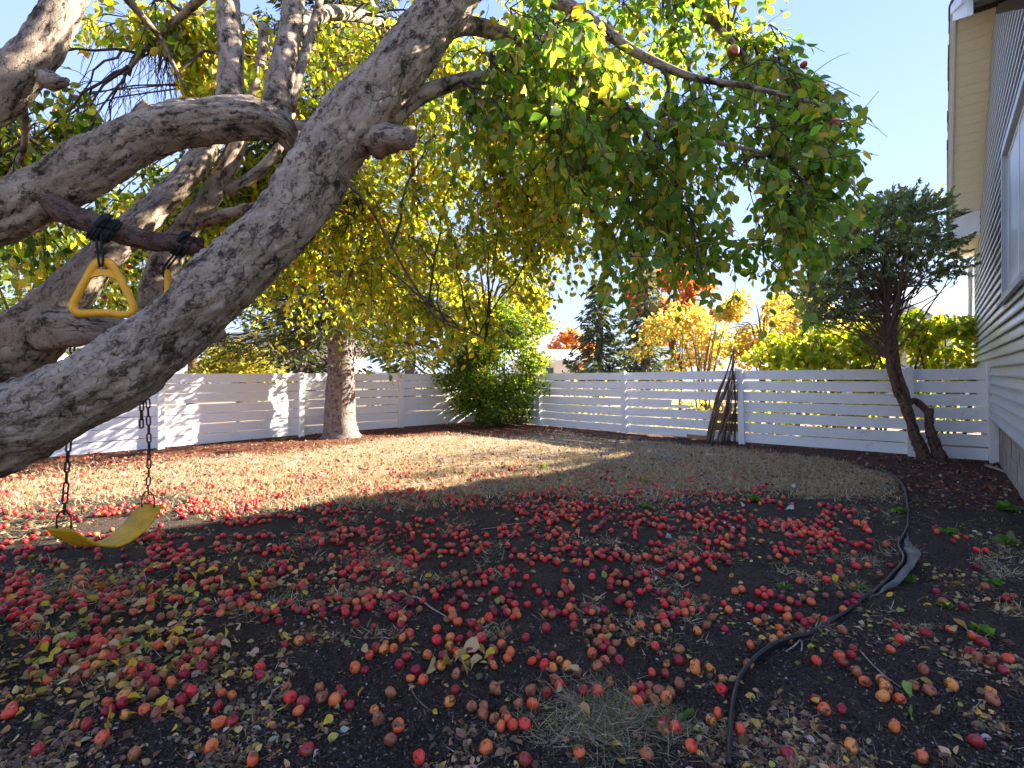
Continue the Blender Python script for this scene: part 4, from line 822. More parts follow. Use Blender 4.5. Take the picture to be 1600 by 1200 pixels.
def blob_tree(name, label, base, stems, clumps, nleaf, size, cols, wts, mat=M_LEAF2, cat='tree', group=None, tmpl=T_FAR, stem_mat=M_STEM, up=.6, part='crown', flat=.75, shell=.5):
    """stems: list of (point list, radius list); clumps: (centre, radius)"""
    e = empty(name, tuple(base), label, cat, group)
    for i, (pts, rad) in enumerate(stems): tube_obj('trunk' if i == 0 and cat == 'tree' else 'stem', pts, rad, stem_mat, e, 8, .1, .4, i * 1.7, .008)
    tot = sum(r ** 2 for _, r in clumps); C, D, N = [], [], []
    for c, r in clumps:
        m = max(8, int(nleaf * r * r / tot)); v = rand_dir(m); q = rng.uniform(0, 1, (m, 1)) ** shell
        p = np.array(c) + v * q * r * np.array([1, 1, flat]) + rng.normal(0, .06 * r, (m, 3)); C.append(p); D.append(norm(v * .6 + rand_dir(m) + np.array([0, 0, -.3]))); N.append(rand_dir(m, (0, 0, up)))
    C, D, N = np.vstack(C), np.vstack(D), np.vstack(N); n = len(C)
    # clumped light and dark leaf tones
    col = palette(n, cols, wts, .2)
    C[:, 2] = np.maximum(C[:, 2], .05)
    leaf_obj(part, (C, D, N, rng.uniform(*size, n), tmpl, col), mat, e); return e
def ball_clumps(c, R_, n, r, sq=.8):
    out = []
    for i in range(n):
        v = rand_dir(1)[0] * rng.uniform(.25, 1) ** .5; out.append((np.array(c) + v * np.array([R_[0], R_[1], R_[2]]), r * random.uniform(.7, 1.3)))
    return out
# corner bush
bc = G(770, 664); bp = Vector((bc.x, bc.y, 0))
st = []
for i in range(12):
    a = random.uniform(0, 6.28); r = random.uniform(.1, .7); q = bp + Vector((math.cos(a) * r * .4, math.sin(a) * r * .25, 0)); hh = random.uniform(1.4, 2.5)
    st.append(([q, q + Vector((math.cos(a) * .3, math.sin(a) * .2, hh * .5)), q + Vector((math.cos(a) * r * 1.3, math.sin(a) * .5, hh))], [.022, .016, .006]))
cl = ball_clumps(bp + Vector((.05, 0, 1.55)), (1.4, .8, 1.35), 64, .36) + ball_clumps(bp + Vector((.1, .2, 2.6)), (1.3, .8, .5), 20, .34) + ball_clumps(bp + Vector((.85, -.3, .7)), (.55, .5, .55), 10, .3) + ball_clumps(bp + Vector((-.7, -.2, 1.5)), (.6, .5, .7), 12, .32) + ball_clumps(bp + Vector((-.15, -.4, .55)), (.8, .4, .45), 12, .26)
blob_tree('lilac_bush', 'leafy green bush filling the corner where the fences meet', bp, st, cl, 26000, (.055, .10), [(.11, .20, .03), (.16, .25, .04), (.26, .32, .045), (.42, .39, .045), (.07, .13, .028)], (4, 4, 3, 1.2, 3), cat='bush', group=None, tmpl=T_FAR)

# juniper beside the house
jb = G(1440, 718); JD = jb.y
def JP(x, y, dd=0): return P(x, y, JD + dd)
jun = empty('juniper_tree', tuple(jb), 'dark shaggy juniper with bare twisted trunk between fence and house', 'tree')
tube_obj('trunk', [JP(1452, 724), JP(1444, 712), JP(1428, 676), JP(1418, 640), JP(1402, 606), JP(1391, 570), JP(1387, 530), JP(1385, 490), JP(1382, 450), JP(1385, 400), JP(1390, 360)], [.13, .095, .07, .072, .056, .048, .045, .04, .034, .025, .012], M_BARK3, jun, 26, .025, 1.3, 3., .02)
tube_obj('stem', [JP(1418, 640), JP(1416, 618), JP(1404, 580), JP(1399, 540), JP(1397, 500), JP(1408, 450), JP(1425, 400), JP(1440, 360)], [.05, .052, .042, .036, .034, .028, .02, .01], M_BARK3, jun, 12, .04, .8, 6.)
tube_obj('stem', [JP(1417, 632), JP(1428, 626), JP(1440, 634), JP(1450, 645)], [.05, .05, .046, .045], M_BARK3, jun, 14, .03, 1., 8.)
tube_obj('stump', [JP(1470, 722, -.05), JP(1462, 700, -.05), JP(1454, 672, -.05), JP(1451, 648, -.05), JP(1452, 637, -.05)], [.11, .075, .06, .058, .045], M_BARK3, jun, 22, .025, 1.4, 11., .022)
jt = Tubes(); C, D, N, K, S = [], [], [], [], []
JC = [(1385, 345, 0, .62), (1430, 340, .1, .60), (1345, 372, -.1, .55), (1462, 392, 0, .40), (1405, 385, -.3, .6), (1310, 398, .1, .5), (1365, 405, .3, .55), (1285, 412, 0, .32), (1330, 440, 0, .5), (1300, 480, .1, .42), (1370, 445, .3, .42), (1335, 495, .2, .30), (1450, 425, .2, .35), (1490, 420, 0, .22), (1415, 318, .1, .36), (1380, 322, 0, .3), (1445, 328, 0, .28), (1275, 500, .2, .25), (1345, 340, .1, .3), (1290, 440, -.1, .38), (1265, 470, 0, .3), (1320, 365, 0, .4), (1300, 455, .2, .4), (1440, 380, -.2, .5)]
hubs = [np.array(JP(1385, 490)), np.array(JP(1387, 530)), np.array(JP(1397, 500)), np.array(JP(1382, 450)), np.array(JP(1408, 450)), np.array(JP(1391, 560))]
for x, y, dz, r in JC:
    c = np.array(JP(x, y, dz))
    for k in range(5):
        e_ = c + rng.normal(0, .45 * r, 3); s_ = hubs[random.randrange(6)]; md = (s_ * .45 + e_ * .55) + np.array([0, 0, -.12]); t = np.linspace(0, 1, 9)[:, None]
        jt.add((1 - t) ** 2 * s_ + 2 * t * (1 - t) * md + t * t * e_ + rng.normal(0, .012, (9, 3)), np.linspace(.016, .004, 9), 4)
    nb_ = int(48 * r / .5)
    for k in range(nb_):
        v = rand_dir(1)[0] * np.array([1, 1, .55]); o_ = c + v * r * .74 * rng.uniform(.5, 1); m = 52
        fd = norm(v + np.array([0, 0, .25]) + rng.normal(0, .35, 3)); l = rng.uniform(.14, .30); tt = rng.uniform(0, 1, (m, 1)); tone_ = rng.uniform(.7, 1.35)
        C.append(o_ + fd * tt * l + rng.normal(0, .016, (m, 3)) * (1.3 - tt)); D.append(norm(fd + rand_dir(m) * .75)); N.append(rand_dir(m, (0, 0, .6))); S.append(rng.uniform(.03, .065, m))
        K.append(palette(m, [(.32, .40, .20), (.42, .50, .27), (.25, .32, .17), (.50, .47, .25), (.40, .28, .16)], (4, 4, 3, 1.5, .6), .2) * tone_)
jt.build('boughs', M_BARK3, jun)
leaf_obj('crown', (np.vstack(C), np.vstack(D), np.vstack(N), np.concatenate(S), T_NEED, np.vstack(K), np.full(sum(map(len, C)), 1.5)), M_NEEDLE, jun)

# lime hedge shrubs behind the fence, next to the house
LIME = [(.26, .36, .035), (.36, .42, .04), (.46, .46, .045), (.18, .27, .03)]
for i, (x, y, top, rr_, n_, lab) in enumerate(((7.05, 10.9, 2.45, .85, 1500, 'lime green shrub behind the juniper trunk'), (8.25, 11.1, 2.75, .9, 1700, 'tall lime green shrub between juniper and house'), (9.15, 10.75, 2.75, .6, 1200, 'lime green shrub touching the house corner'), (6.0, 11.3, 2.35, .7, 1100, 'lime green shrub seen under the left juniper bough'))):
    b_ = Vector((x, y, 0)); st = []
    for k in range(9):
        a = random.uniform(0, 6.28); q = b_ + Vector((math.cos(a) * .3, math.sin(a) * .2, 0)); st.append(([q, q + Vector((math.cos(a) * .2, math.sin(a) * .2, top * .5)), q + Vector((math.cos(a) * rr_ * .7, math.sin(a) * .4, top * .85))], [.028, .02, .008]))
    cl = ball_clumps(b_ + Vector((0, 0, top * .72)), (rr_, .6, top * .24), 22, .3) + ball_clumps(b_ + Vector((0, 0, top * .35)), (rr_ * .9, .5, top * .3), 12, .28)
    blob_tree('hedge_shrub', lab, b_, st, cl, n_, (.10, .17), LIME, (4, 4, 3, 2), cat='shrub', group='lime hedge shrubs behind the fence', tmpl=T_NEAR)

# trees beyond the fence
def round_tree(name, label, px, d, zc, Rv, n, size, cols, wts, trunk_r=.12, clump=.5, nc=26, group='trees beyond the fence', mat=M_STEM, zbase=0.):
    X = (px - CX) / F * d; b_ = Vector((X, d, zbase)); c = b_ + Vector((0, 0, zc))
    st = [([b_, b_ + Vector((.05, 0, zc * .5)), c + Vector((.1, 0, Rv[2] * .3))], [trunk_r, trunk_r * .8, trunk_r * .3])]
    for k in range(7):
        v = rand_dir(1)[0]; v[2] = abs(v[2]) * .8; st.append(([b_ + Vector((0, 0, zc * random.uniform(.4, .8))), c + Vector(v * np.array(Rv) * .35), c + Vector(v * np.array(Rv) * .8)], [trunk_r * .5, trunk_r * .3, trunk_r * .12]))
    return blob_tree(name, label, b_, st, ball_clumps(c, Rv, nc, clump), n, size, cols, wts, group=group, stem_mat=mat)
BLUE = [(.11, .145, .09), (.15, .185, .12), (.075, .10, .065), (.22, .21, .09)]
for px, d, h, lab in ((935, 23., 5.6, 'blue-green spruce beyond the fence, nearer the orange treetop'), (1008, 24., 6.6, 'blue-green spruce beyond the fence with brown trunk beside the red maple')):
    conifer(((px - CX) / F * d, d, 0), h, .26, lab, 1.2, 1.9, 70, BLUE, (4, 4, 3, 1.2), 'spruces beyond the fence', (.18, .34), 60)
conifer(((640 - CX) / F * 19, 19, 0), 8.5, .2, 'pale yellow-green spruce behind the fence between trunk and bush', .6, 2.0, 70, [(.13, .15, .05), (.19, .19, .06), (.07, .09, .035)], (4, 4, 2), 'spruces beyond the fence', (.16, .32), 60)
conifer(((470 - CX) / F * 17, 17, 0), 8., .2, 'dark spruce behind the fence left of the thick trunk', 1.3, 2.2, 70, [(.05, .06, .03), (.09, .075, .05), (.10, .11, .04)], (4, 3, 2), 'spruces beyond the fence', (.16, .3), 60)
ORG = [(.52, .22, .09), (.56, .31, .13), (.42, .15, .07)]; YEL = [(.52, .40, .12), (.44, .39, .13), (.34, .34, .10), (.54, .31, .10)]
round_tree('maple_tree', 'far salmon orange treetop above the white roof', 893, 40., 3.1, (2.0, 1.6, 1.4), 2600, (.2, .34), ORG, (3, 3, 2))
round_tree('maple_tree', 'red-orange maple behind the apple branches', 1050, 27., 5.0, (2.6, 2., 2.1), 4200, (.2, .32), ORG, (3, 3, 2), .16)
round_tree('birch_tree', 'yellow tree with slim trunk behind the bare stems', 1062, 17., 2.35, (1.5, 1.3, 1.1), 2600, (.12, .2), YEL, (3, 3, 3, 1), .05)
round_tree('birch_tree', 'golden tree behind the stick bundle', 1190, 20., 3.0, (1.9, 1.6, 1.7), 3600, (.14, .22), YEL, (4, 3, 2, 1), .09)
round_tree('birch_tree', 'pale gold tree left of the juniper', 1262, 16.5, 2.7, (1.1, 1.1, 1.5), 2400, (.1, .18), YEL, (3, 4, 2, 1), .11, mat=M_BARK2)
round_tree('ash_tree', 'airy small-leaved green tree behind the swing limbs at the picture edge', 42, 13., 3.6, (1.9, 1.6, 1.9), 5200, (.08, .13), [(.09, .16, .03), (.14, .21, .03), (.24, .26, .04)], (3, 3, 2), .09, .4, 34)
round_tree('shrub_tree', 'yellow-green shrub just behind the fence under the leaning limb', 372, 13.2, 1.25, (1.1, .7, .75), 3600, (.08, .14), [(.30, .28, .05), (.22, .24, .04), (.40, .34, .06)], (3, 3, 2), .05, .35)
round_tree('ash_tree', 'tall green tree far behind the apple crown and spruce', 300, 21., 6.0, (3.6, 3., 3.2), 7000, (.16, .26), [(.10, .15, .03), (.16, .2, .03), (.26, .25, .04)], (3, 3, 2), .2, .7, 40)
round_tree('ash_tree', 'tall green-gold tree behind the corner bush', 760, 19., 4.2, (2.5, 1.8, 2.2), 7500, (.13, .2), [(.14, .19, .03), (.24, .25, .035), (.38, .30, .04)], (3, 3, 2), .14, .5, 34)
round_tree('birch_tree', 'added loose birch hidden beyond the house corner, dappling the lawn', 1640, 12.9, 6.7, (1.9, 2.0, 1.15), 1300, (.08, .14), YEL, (3, 3, 3, 1), .1, .45, 30)  # birch added behind the house to soften the roof's shadow edge on the lawn
# bare many-stemmed shrub
ms = Vector(((1098 - CX) / F * 14.5, 14.5, 0)); e = empty('bare_shrub', tuple(ms), 'bare brown many-stemmed shrub rising behind the broken fence board', 'shrub')
for i in range(16):
    a = random.uniform(-1, 1); h = random.uniform(1.9, 3.0); tube_obj('stem', [ms + Vector((a * .15, 0, 0)), ms + Vector((a * .3, random.uniform(-.2, .2), h * .5)), ms + Vector((a * .75, random.uniform(-.4, .4), h))], [.024, .017, .007], M_STEM, e, 6, .15)
# low golden undergrowth seen through gaps
NU = 1600
C = np.stack([rng.uniform(1.5, 7.2, NU), rng.uniform(0, 1, NU), rng.uniform(0, 1, NU)], 1); C[:, 1] = 14.2 - .83 * (C[:, 0] - .2) + .6 + C[:, 1] * 2.5; C[:, 2] = C[:, 2] ** 1.5 * 1.15
tag(leaf_obj('undergrowth', (C, rand_dir(NU), rand_dir(NU, (0, 0, .6)), rng.uniform(.08, .15, NU), T_FAR, palette(NU, YEL + [(.24, .30, .05)], (3, 3, 3, 1, 3))), M_LEAF2), 'golden undergrowth glimpsed through the fence gaps', 'undergrowth', kind='stuff')

# far houses
def bungalow(px0, px1, d, zw, zr, label, wallm, roofm, depth=6., skew=0., over=.5):
    x0, x1 = (px0 - CX) / F * d, (px1 - CX) / F * d; e = empty('bungalow', (x0, d, 0), label, 'house')
    sk = lambda x, y, z: (x, y + (x - x0) * skew, z)
    MB().box((x0, d, 0), (x1, d + depth, zw), sk).build('wall', wallm, e)
    m = MB(); a = [(x0 - over, d - over, zw), (x1 + over, d - over, zw), (x1 + over, d + depth + over, zw), (x0 - over, d + depth + over, zw), (x0 - over, d + depth / 2, zr), (x1 + over, d + depth / 2, zr)]
    m.v = [sk(*p) for p in a]; m.f = [[0, 3, 2, 1], [0, 1, 5, 4], [3, 4, 5, 2], [0, 4, 3], [1, 2, 5]]; m.build('roof', roofm, e)
    MB().box((x0 - over, d - over - .04, zw - .16), (x1 + over, d - over - .005, zw + .03), sk).build('fascia', M_TRIM, e)
    wn = max(1, int((x1 - x0) / 2.6))
    for i in range(wn):
        u = x0 + (x1 - x0) * (i + .5) / wn; wd = MB().box((u - .6, d - .05, zw - 1.35), (u + .6, d - .012, zw - .45), sk).build('window', M_GREYTRIM, e)
        for s_ in (-.29, .29): MB().box((u + s_ - .26, d - .07, zw - 1.3), (u + s_ + .26, d - .052, zw - .5), sk).build('pane', M_GLASS, wd)
    return e
M_WHITEHOUSE = plain('white_stucco', (.72, .70, .66), .85, .2, .06)
bungalow(330, 520, 27., 2.55, 3.7, 'white bungalow seen over the fence beside the spruce trunk', M_WHITEHOUSE, M_SHINGLE)
bungalow(800, 905, 33., 2.15, 3.0, 'pale low house with white eave seen right of the bush', M_WHITEHOUSE, M_TRIM, skew=.25)
bungalow(-160, 25, 24., 2.6, 4.0, 'beige house behind the leaning limbs at the picture edge', M_CREAM, M_SHINGLE)
bungalow(1475, 1640, 19., 3.3, 5.0, 'grey neighbouring house glimpsed between hedge and downspout', M_GREYTRIM, M_GREYTRIM)

# ------------------------------------------------------------------ bundle of cut branches leaning on the fence post
for i, (bx, by, tx, ty, r) in enumerate(((1104, 690, 1146, 548, .022), (1112, 692, 1145, 570, .02), (1108, 688, 1136, 600, .017), (1120, 692, 1148, 556, .02), (1128, 690, 1150, 590, .016), (1136, 691, 1149, 575, .017), (1143, 690, 1152, 610, .015), (1116, 686, 1140, 580, .014), (1148, 691, 1147, 545, .018), (1125, 693, 1143, 630, .02), (1106, 691, 1149, 560, .015), (1132, 690, 1146, 550, .016), (1118, 691, 1151, 600, .014), (1140, 692, 1144, 560, .015), (1111, 690, 1143, 556, .016))):
    p0, p1 = G(bx, by), None; p0.z = -.01; p1 = P(tx, ty, 9.70 + .02 * (i % 4)); md = p0.lerp(p1, .45) + Vector((random.uniform(-.07, .07), random.uniform(-.05, .03), random.uniform(-.03, .06)))
    e = tube_obj('cut_branch', [p0, md, p0.lerp(p1, .75) + Vector((random.uniform(-.04, .04), -.02, 0)), p1], [r * 1.25, r, r * .8, r * .45], M_STICK, None, 8, .06, .6, i * 1.3, .006)
    tag(e, ['tallest cut branch of the leaning bundle, foot farthest from the post', 'cut branch with the second leftmost foot in the leaning bundle', 'short cut branch on the outer left of the leaning bundle', 'thick cut branch in the middle of the leaning bundle', 'cut branch right of the thick middle one in the bundle', 'cut branch near the fence post in the leaning bundle', 'shortest thin cut branch close to the fence post', 'thin cut branch crossing the left of the leaning bundle', 'upright tall cut branch standing against the fence post', 'low thick cut branch in front of the leaning bundle', 'slim cut branch sweeping from the far left foot to the top', 'slim cut branch rising through the bundle to its top', 'slim cut branch ending at mid height beside the post', 'slim nearly upright cut branch just left of the post', 'slim cut branch bowed along the left edge of the bundle'][i], 'branch', 'cut branches leaning on the fence post')

# ------------------------------------------------------------------ small things on the ground
def ground_stick(px, label, r=.004, mat=M_PALESTICK):
    pts = [G(x, y) for x, y in px]
    for p in pts: p.z = gz(p.x, p.y) + r + .006
    tag(tube_obj('twig', pts, [r] * (len(pts) - 1) + [r * .5], mat, None, 6, .03, .3, px[0][0], .002), label, 'twig')
ground_stick([(637, 930), (655, 938), (672, 950), (697, 966)], 'pale grey stick lying on the soil in front of the spruce', .0055)
ground_stick([(417, 1103), (425, 1085), (436, 1074), (449, 1066)], 'thin white straw curved on the soil below the swing', .003)
ground_stick([(642, 1080), (650, 1093), (662, 1104), (676, 1112)], 'thin brown twig on the foremost bare soil', .003, M_STICK)
ground_stick([(1343, 1016), (1362, 1035), (1385, 1055), (1408, 1072)], 'long pale twig among apples beyond the edging', .0035)
ground_stick([(752, 826), (775, 823), (800, 817), (833, 815)], 'pale twig lying between apple clusters mid-yard', .004)
ground_stick([(1252, 1020), (1253, 1008), (1250, 1000), (1240, 1012), (1228, 1020)], 'forked grey twig beside the edging curve', .004)
ground_stick([(1545, 727), (1565, 721), (1582, 715)], 'pale stick leaning at the house foundation', .012)
ground_stick([(1540, 728), (1560, 735), (1580, 744)], 'pale stick lying flat by the house foundation', .02)
# leaf-shaped fallen leaves as things
def flat_leaf(mat_col, nm):
    V, Fa, Cc = leaves(np.zeros((1, 3)), np.array([[0, 1., 0]]), np.array([[0, 0, 1.]]), np.ones(1), T_NEAR, np.array([mat_col])); V[:, 1] -= .5; V[:, 2] += .12; V[:, 2] += .1 * np.sin(V[:, 0] * 6)
    return mesh('leaf', V, Fa, M_LITTER, False, Cc)
LKIND = {'yellow': (.72, .46, .04), 'tan': (.62, .42, .19), 'pale green': (.28, .36, .08), 'green': (.12, .24, .05), 'pale grey': (.48, .50, .46), 'golden brown': (.42, .22, .05)}
LM = {k: flat_leaf(v, k) for k, v in LKIND.items()}
lf = [(210, 1101, 'yellow', .085), (170, 1125, 'yellow', .07), (255, 1110, 'yellow', .05), (267, 1112, 'yellow', .045), (222, 1015, 'pale green', .09), (195, 1007, 'pale green', .07), (60, 1062, 'pale green', .09), (110, 1000, 'pale green', .08), (75, 990, 'yellow', .07), (155, 920, 'yellow', .10), (242, 945, 'yellow', .08), (223, 920, 'yellow', .07), (330, 895, 'yellow', .10), (275, 905, 'golden brown', .09), (120, 850, 'yellow', .1), (565, 1085, 'yellow', .055), (518, 942, 'yellow', .06), (532, 1050, 'tan', .045), (520, 893, 'tan', .08), (610, 893, 'tan', .08), (635, 930, 'tan', .06), (640, 1022, 'tan', .09), (735, 1022, 'tan', .1), (745, 1032, 'tan', .09), (725, 1048, 'tan', .1), (700, 1045, 'golden brown', .09), (570, 1018, 'tan', .06), (680, 1115, 'yellow', .04), (777, 941, 'pale green', .07), (919, 993, 'green', .075), (868, 874, 'green', .09), (942, 893, 'pale green', .07), (912, 1117, 'tan', .06), (873, 1078, 'tan', .05), (1075, 1122, 'green', .10), (893, 1048, 'tan', .07), (938, 1083, 'yellow', .04), (1150, 1065, 'tan', .07), (1307, 905, 'yellow', .075), (1343, 826, 'yellow', .08), (1432, 906, 'yellow', .06), (1390, 930, 'yellow', .05), (1272, 1103, 'yellow', .06), (1480, 944, 'yellow', .08), (1580, 955, 'tan', .09), (1555, 950, 'tan', .08), (1500, 975, 'golden brown', .08), (1424, 1080, 'pale green', .08), (1420, 1115, 'pale green', .09), (1465, 1117, 'tan', .09), (1550, 865, 'yellow', .07), (1135, 822, 'pale grey', 0.083), (1145, 828, 'pale grey', 0.077), (1128, 830, 'pale grey', 0.066), (1240, 760, 'pale grey', 0.099), (1234, 797, 'pale grey', 0.088), (1160, 792, 'pale grey', 0.083), (1045, 842, 'pale grey', 0.072), (1210, 832, 'pale grey', 0.066), (1155, 752, 'pale grey', 0.077), (955, 768, 'pale grey', 0.066), (965, 858, 'tan', .08), (1025, 903, 'pale grey', 0.033), (78, 955, 'tan', .07), (185, 960, 'tan', .09), (295, 953, 'tan', .07), (215, 1075, 'tan', .06), (175, 1072, 'tan', .06), (200, 1060, 'tan', .06), (310, 990, 'tan', .07), (330, 1050, 'golden brown', .06), (240, 1085, 'golden brown', .06)]
for k in range(150):
    cx_, cy_, sx, sy = random.choice([(140, 1000, 60, 22), (170, 1040, 70, 18), (290, 1000, 35, 18), (120, 930, 60, 20), (60, 900, 50, 25), (260, 920, 50, 16), (430, 905, 40, 14), (340, 905, 40, 14), (720, 1035, 25, 10), (1450, 980, 60, 30), (200, 880, 90, 20)])
    lf.append((random.gauss(cx_, sx), min(1160, max(850, random.gauss(cy_, sy))), random.choices(['yellow', 'tan', 'golden brown', 'pale green'], (4, 5, 2.5, 1))[0], random.uniform(.045, .075)))
named = {}
for q in lf: g = G(q[0], q[1]); named.setdefault((q[2],) + spot(g.x, g.y), []).append(q)
for key, fs in named.items():
    fs.sort(key=lambda q: q[0])
    for i, (x, y, k, s) in enumerate(fs):
        g = G(x, y); o = obj('fallen_leaf', LM[k]); o.location = (g.x, g.y, gz(g.x, g.y) + random.uniform(.005, .03)); s *= random.uniform(.7, .95); o.scale = (s * random.uniform(.6, 1), s, s * random.uniform(1, 2.6)); o.rotation_euler = (random.gauss(0, .5), random.gauss(0, .5), random.uniform(0, 6.28))
        tail = '' if len(fs) == 1 else ', ' + ORD[min(i, 11)]
        tag(o, '%s fallen leaf, %s, %s%s' % (k, key[1], key[2], tail), 'leaf', 'fallen leaves on the ground')
# fine litter: chips, bits of leaf, soil clods, needles
def scatter(n, xr, yr, wfun):
    x, y = [], []; need = n; tot = 0
    while tot < n:
        yy = 1 / rng.uniform(1 / yr[1], 1 / yr[0], n * 2); xx = rng.uniform(-1.08, 1.08, n * 2) * yy; m = (xx > xr[0]) & (xx < xr[1])
        xx, yy = xx[m], yy[m]; k = rng.uniform(0, 1, len(xx)) < wfun(xx, yy); x.append(xx[k]); y.append(yy[k]); tot += k.sum()
    return np.concatenate(x)[:n], np.concatenate(y)[:n]
gzv = np.vectorize(gz)
def flakes(name, label, n, size, cols, wts, wf, up=1.2, yr=(1.6, 10.), tm=T_FAR, lift=.004, wid=None):
    x, y = scatter(n, (-7.5, 8), yr, wf); c = np.stack([x, y, gzv(x, y) + lift], 1)
    d = rand_dir(n) * np.array([1, 1, .25]); nr = rand_dir(n, (0, 0, up))
    tag(leaf_obj(name, (c, d, nr, rng.uniform(*size, n), tm, palette(n, cols, wts, .3), None if wid is None else np.full(n, wid)), M_LITTER), label, 'litter', kind='stuff')
def zf(i, base): return lambda x, y: base + (1 - base) * zones(x, y)[i]
def patchy(x, y): return np.clip(.12 + fbm(x, y, 1.6, 3.) * 1.9 + .25 * np.exp(-((x + 1.9) ** 2 + (y - 2.6) ** 2) / .5), .04, 1)
flakes('leaf_litter', 'scattered bits of dry leaf over the soil', 9000, (.012, .045), [(.50, .33, .15), (.6, .38, .08), (.34, .20, .10), (.20, .11, .065), (.55, .46, .36)], (4, 2, 5, 5, .5), patchy, 1.0, (1.6, 10.), T_NEAR)
flakes('soil_crumbs', 'fine crumbs and bark chips on the bare soil', 60000, (.004, .016), [(.035, .027, .023), (.08, .055, .042), (.18, .125, .09), (.38, .31, .25)], (7, 5, 2.2, .5), lambda x, y: np.clip(.6 - zones(x, y)[0], .05, 1), .4, (1.6, 6.))
flakes('straw_litter', 'thin dry stalks and needles on the soil', 9000, (.02, .07), [(.34, .25, .15), (.20, .13, .09), (.12, .07, .05), (.45, .37, .26)], (3, 4, 4, 1), patchy, 1.5, (1.6, 8.), T_BLADE, .005, .7)
flakes('needle_litter', 'red-brown needles and leaf bits under the fence', 9000, (.02, .06), [(.24, .08, .04), (.32, .14, .07), (.40, .30, .18), (.14, .06, .04)], (4, 3, 1, 3), lambda x, y: np.maximum(zones(x, y)[1], zones(x, y)[2] * .7), 1.2, (5., 14.), T_FAR, .005)
flakes('yellow_litter', 'yellow and tan leaves drifted below the swing', 520, (.03, .055), [(.72, .48, .06), (.66, .46, .2), (.5, .3, .08), (.4, .42, .1)], (4, 4, 2, 1), lambda x, y: np.clip(np.exp(-((x + 1.95) ** 2 / .35 + (y - 2.55) ** 2 / .14)) + .6 * np.exp(-((x + 2.4) ** 2 / .6 + (y - 3.3) ** 2 / .2)) + .25 * np.exp(-((x + 1.2) ** 2 / .8 + (y - 3.5) ** 2 / .1)), 0, 1), .7, (1.8, 4.5), T_NEAR, .012)
# dry lawn
def grass(n, wf, label, hgt, cols, wts, yr, name='dry_grass', wid=1., xr=(-8, 6), up=1.0):
    x, y = scatter(n, xr, yr, wf); c = np.stack([x, y, gzv(x, y) - .003], 1); d = norm(norm(rand_dir(n) * np.array([1, 1, .05])) + np.array([0, 0, 1.]) * rng.uniform(.05, up, (n, 1))); nr = rand_dir(n)
    tag(leaf_obj(name, (c, d, nr, rng.uniform(*hgt, n), T_BLADE, palette(n, cols, wts, .2), np.full(n, wid)), M_STRAW), label, 'grass', kind='stuff')
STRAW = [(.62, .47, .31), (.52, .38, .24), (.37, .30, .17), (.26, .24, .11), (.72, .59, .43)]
def lawn_w(x, y): return zones(x, y)[0] * np.clip(.75 + fbm(x, y, 2.2, 9.) * 1.2, .12, 1)
grass(75000, lawn_w, 'dry straw-coloured lawn grass in the middle of the yard', (.03, .085), STRAW, (4, 4, 4, 2, 2), (4.2, 12.), wid=1.7, up=1.6)
flakes('lawn_litter', 'brown leaf bits caught in the dry lawn', 7000, (.02, .06), [(.30, .13, .07), (.20, .09, .055), (.45, .24, .10), (.12, .06, .04)], (4, 4, 2, 3), lambda x, y: np.clip(zones(x, y)[0] + zones(x, y)[1] * .5, 0, 1), .8, (4., 12.), T_FAR, .012)
grass(9000, lambda x, y: np.clip(.9 - zones(x, y)[1] - zones(x, y)[2], 0, 1) * np.clip(fbm(x, y, 2.5, 21.) * 2.2 - .35, 0, 1), 'ragged dry grass tufts straying from the lawn onto the soil', (.03, .08), STRAW, (3, 3, 4, 3, 2), (2.6, 6.2), 'grass_tuft', 1., (-6, 4.5), .9)
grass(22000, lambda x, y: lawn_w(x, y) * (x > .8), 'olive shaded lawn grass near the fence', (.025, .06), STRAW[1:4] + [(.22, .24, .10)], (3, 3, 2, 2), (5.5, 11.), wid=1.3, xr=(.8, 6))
def tuft_w(cs):
    def f(x, y):
        w_ = np.zeros_like(x)
        for px, py, r in cs: g = G(px, py); w_ = np.maximum(w_, np.exp(-((x - g.x) ** 2 + (y - g.y) ** 2) / (2 * r * r)))
        return w_ * np.clip(.5 + 1.6 * fbm(x, y, 9., 2.), .02, 1)
    return f
grass(3600, tuft_w([(935, 1110, .12), (880, 1120, .08), (985, 1118, .09), (1020, 1130, .07), (900, 1090, .06)]), 'matted pale dry grass tuft at the bottom of the yard', (.04, .12), [tuple(x * .8 for x in q) for q in STRAW] + [(.22, .24, .08)], (3, 3, 3, 2, 2, 3), (1.6, 2.6), 'grass_tuft', .5, (-.3, 1.2), .45)
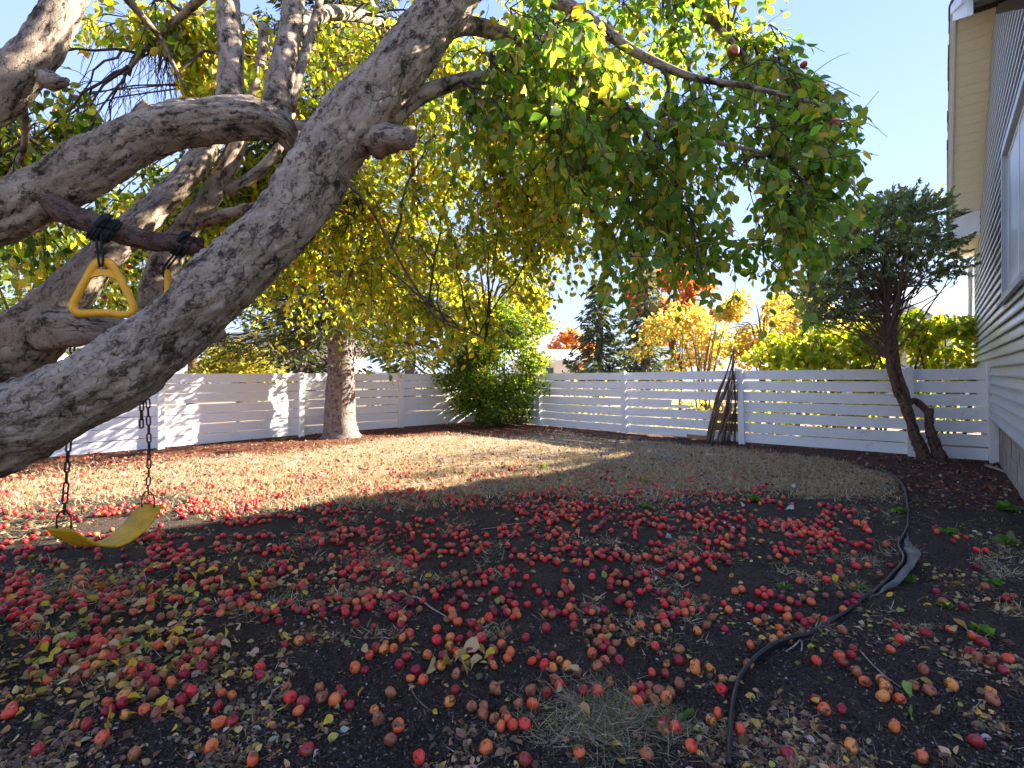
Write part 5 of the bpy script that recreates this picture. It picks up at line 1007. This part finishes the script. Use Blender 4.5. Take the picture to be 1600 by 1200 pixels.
grass(2600, tuft_w([(150, 915, .12), (180, 925, .1), (40, 800, .22), (20, 820, .25), (90, 910, .12)]), 'flattened dry grass patches beside the swing', (.05, .12), STRAW + [(.22, .25, .08)], (3, 3, 3, 2, 2, 2), (2.8, 6.), 'grass_tuft', .7, (-6.5, -1.5), .3)
grass(1100, tuft_w([(600, 872, .09), (620, 885, .07), (480, 842, .1)]), 'small dry grass tufts between apple clusters mid-yard', (.04, .09), STRAW, (3, 3, 2, 1, 2), (3., 5.), 'grass_tuft', .7, (-2.5, 0), .35)
grass(1500, tuft_w([(1330, 880, .2), (1345, 915, .12), (1300, 850, .3), (1370, 800, .2), (1530, 830, .25)]), 'thin grey-green grass along the black edging', (.03, .07), [(.2, .2, .1), (.3, .26, .15), (.13, .17, .08)], (3, 3, 2), (2.8, 6.), 'grass_tuft', .9, (1.5, 6))
# weeds: small green rosettes
for i, (x, y, s, lab) in enumerate(((846, 727, .16, 'bright green weed in the sunlit lawn'), (1007, 754, .14, 'green weed at the edge of the apple-strewn lawn'), (1179, 783, .18, 'dark green weed among apples right of centre'), (1010, 792, .12, 'small weed below the lawn edge'), (894, 812, .11, 'yellow-green sprout on bare soil mid-yard'), (1407, 797, .14, 'weed against the far bend of the edging'), (1480, 829, .16, 'low weed on the soil toward the house'), (1580, 846, .18, 'grey-green weed at the picture edge by the house'), (1575, 797, .2, 'bluish weed under the house wall'), (1417, 905, .10, 'bright weed beside the heaved edging flap'), (1552, 908, .10, 'green weed with an apple beside it beyond the edging'), (1535, 985, .11, 'pale weed near red apples beyond the edging'), (1478, 942, .09, 'yellow-green seedling beyond the edging'), (1347, 919, .10, 'weed on the yard side of the edging flap'), (1228, 917, .08, 'small sprout inside the edging curve'))):
    g = G(x, y); n = 26; c = np.repeat(np.array([[g.x, g.y, gz(g.x, g.y)]]), n, 0) + rng.normal(0, .1 * s, (n, 3)) * np.array([1, 1, 0]); d = norm(rand_dir(n) * np.array([1, 1, .3]) + np.array([0, 0, .5]))
    o = leaf_obj('weed', (c, d, rand_dir(n, (0, 0, 1)), rng.uniform(.3, .6, n) * s, T_NEAR, palette(n, [(.10, .22, .04), (.16, .30, .05), (.14, .22, .09)], (3, 2, 2), .2)), M_LEAF2, None, None); tag(o, lab, 'weed', 'small green weeds')
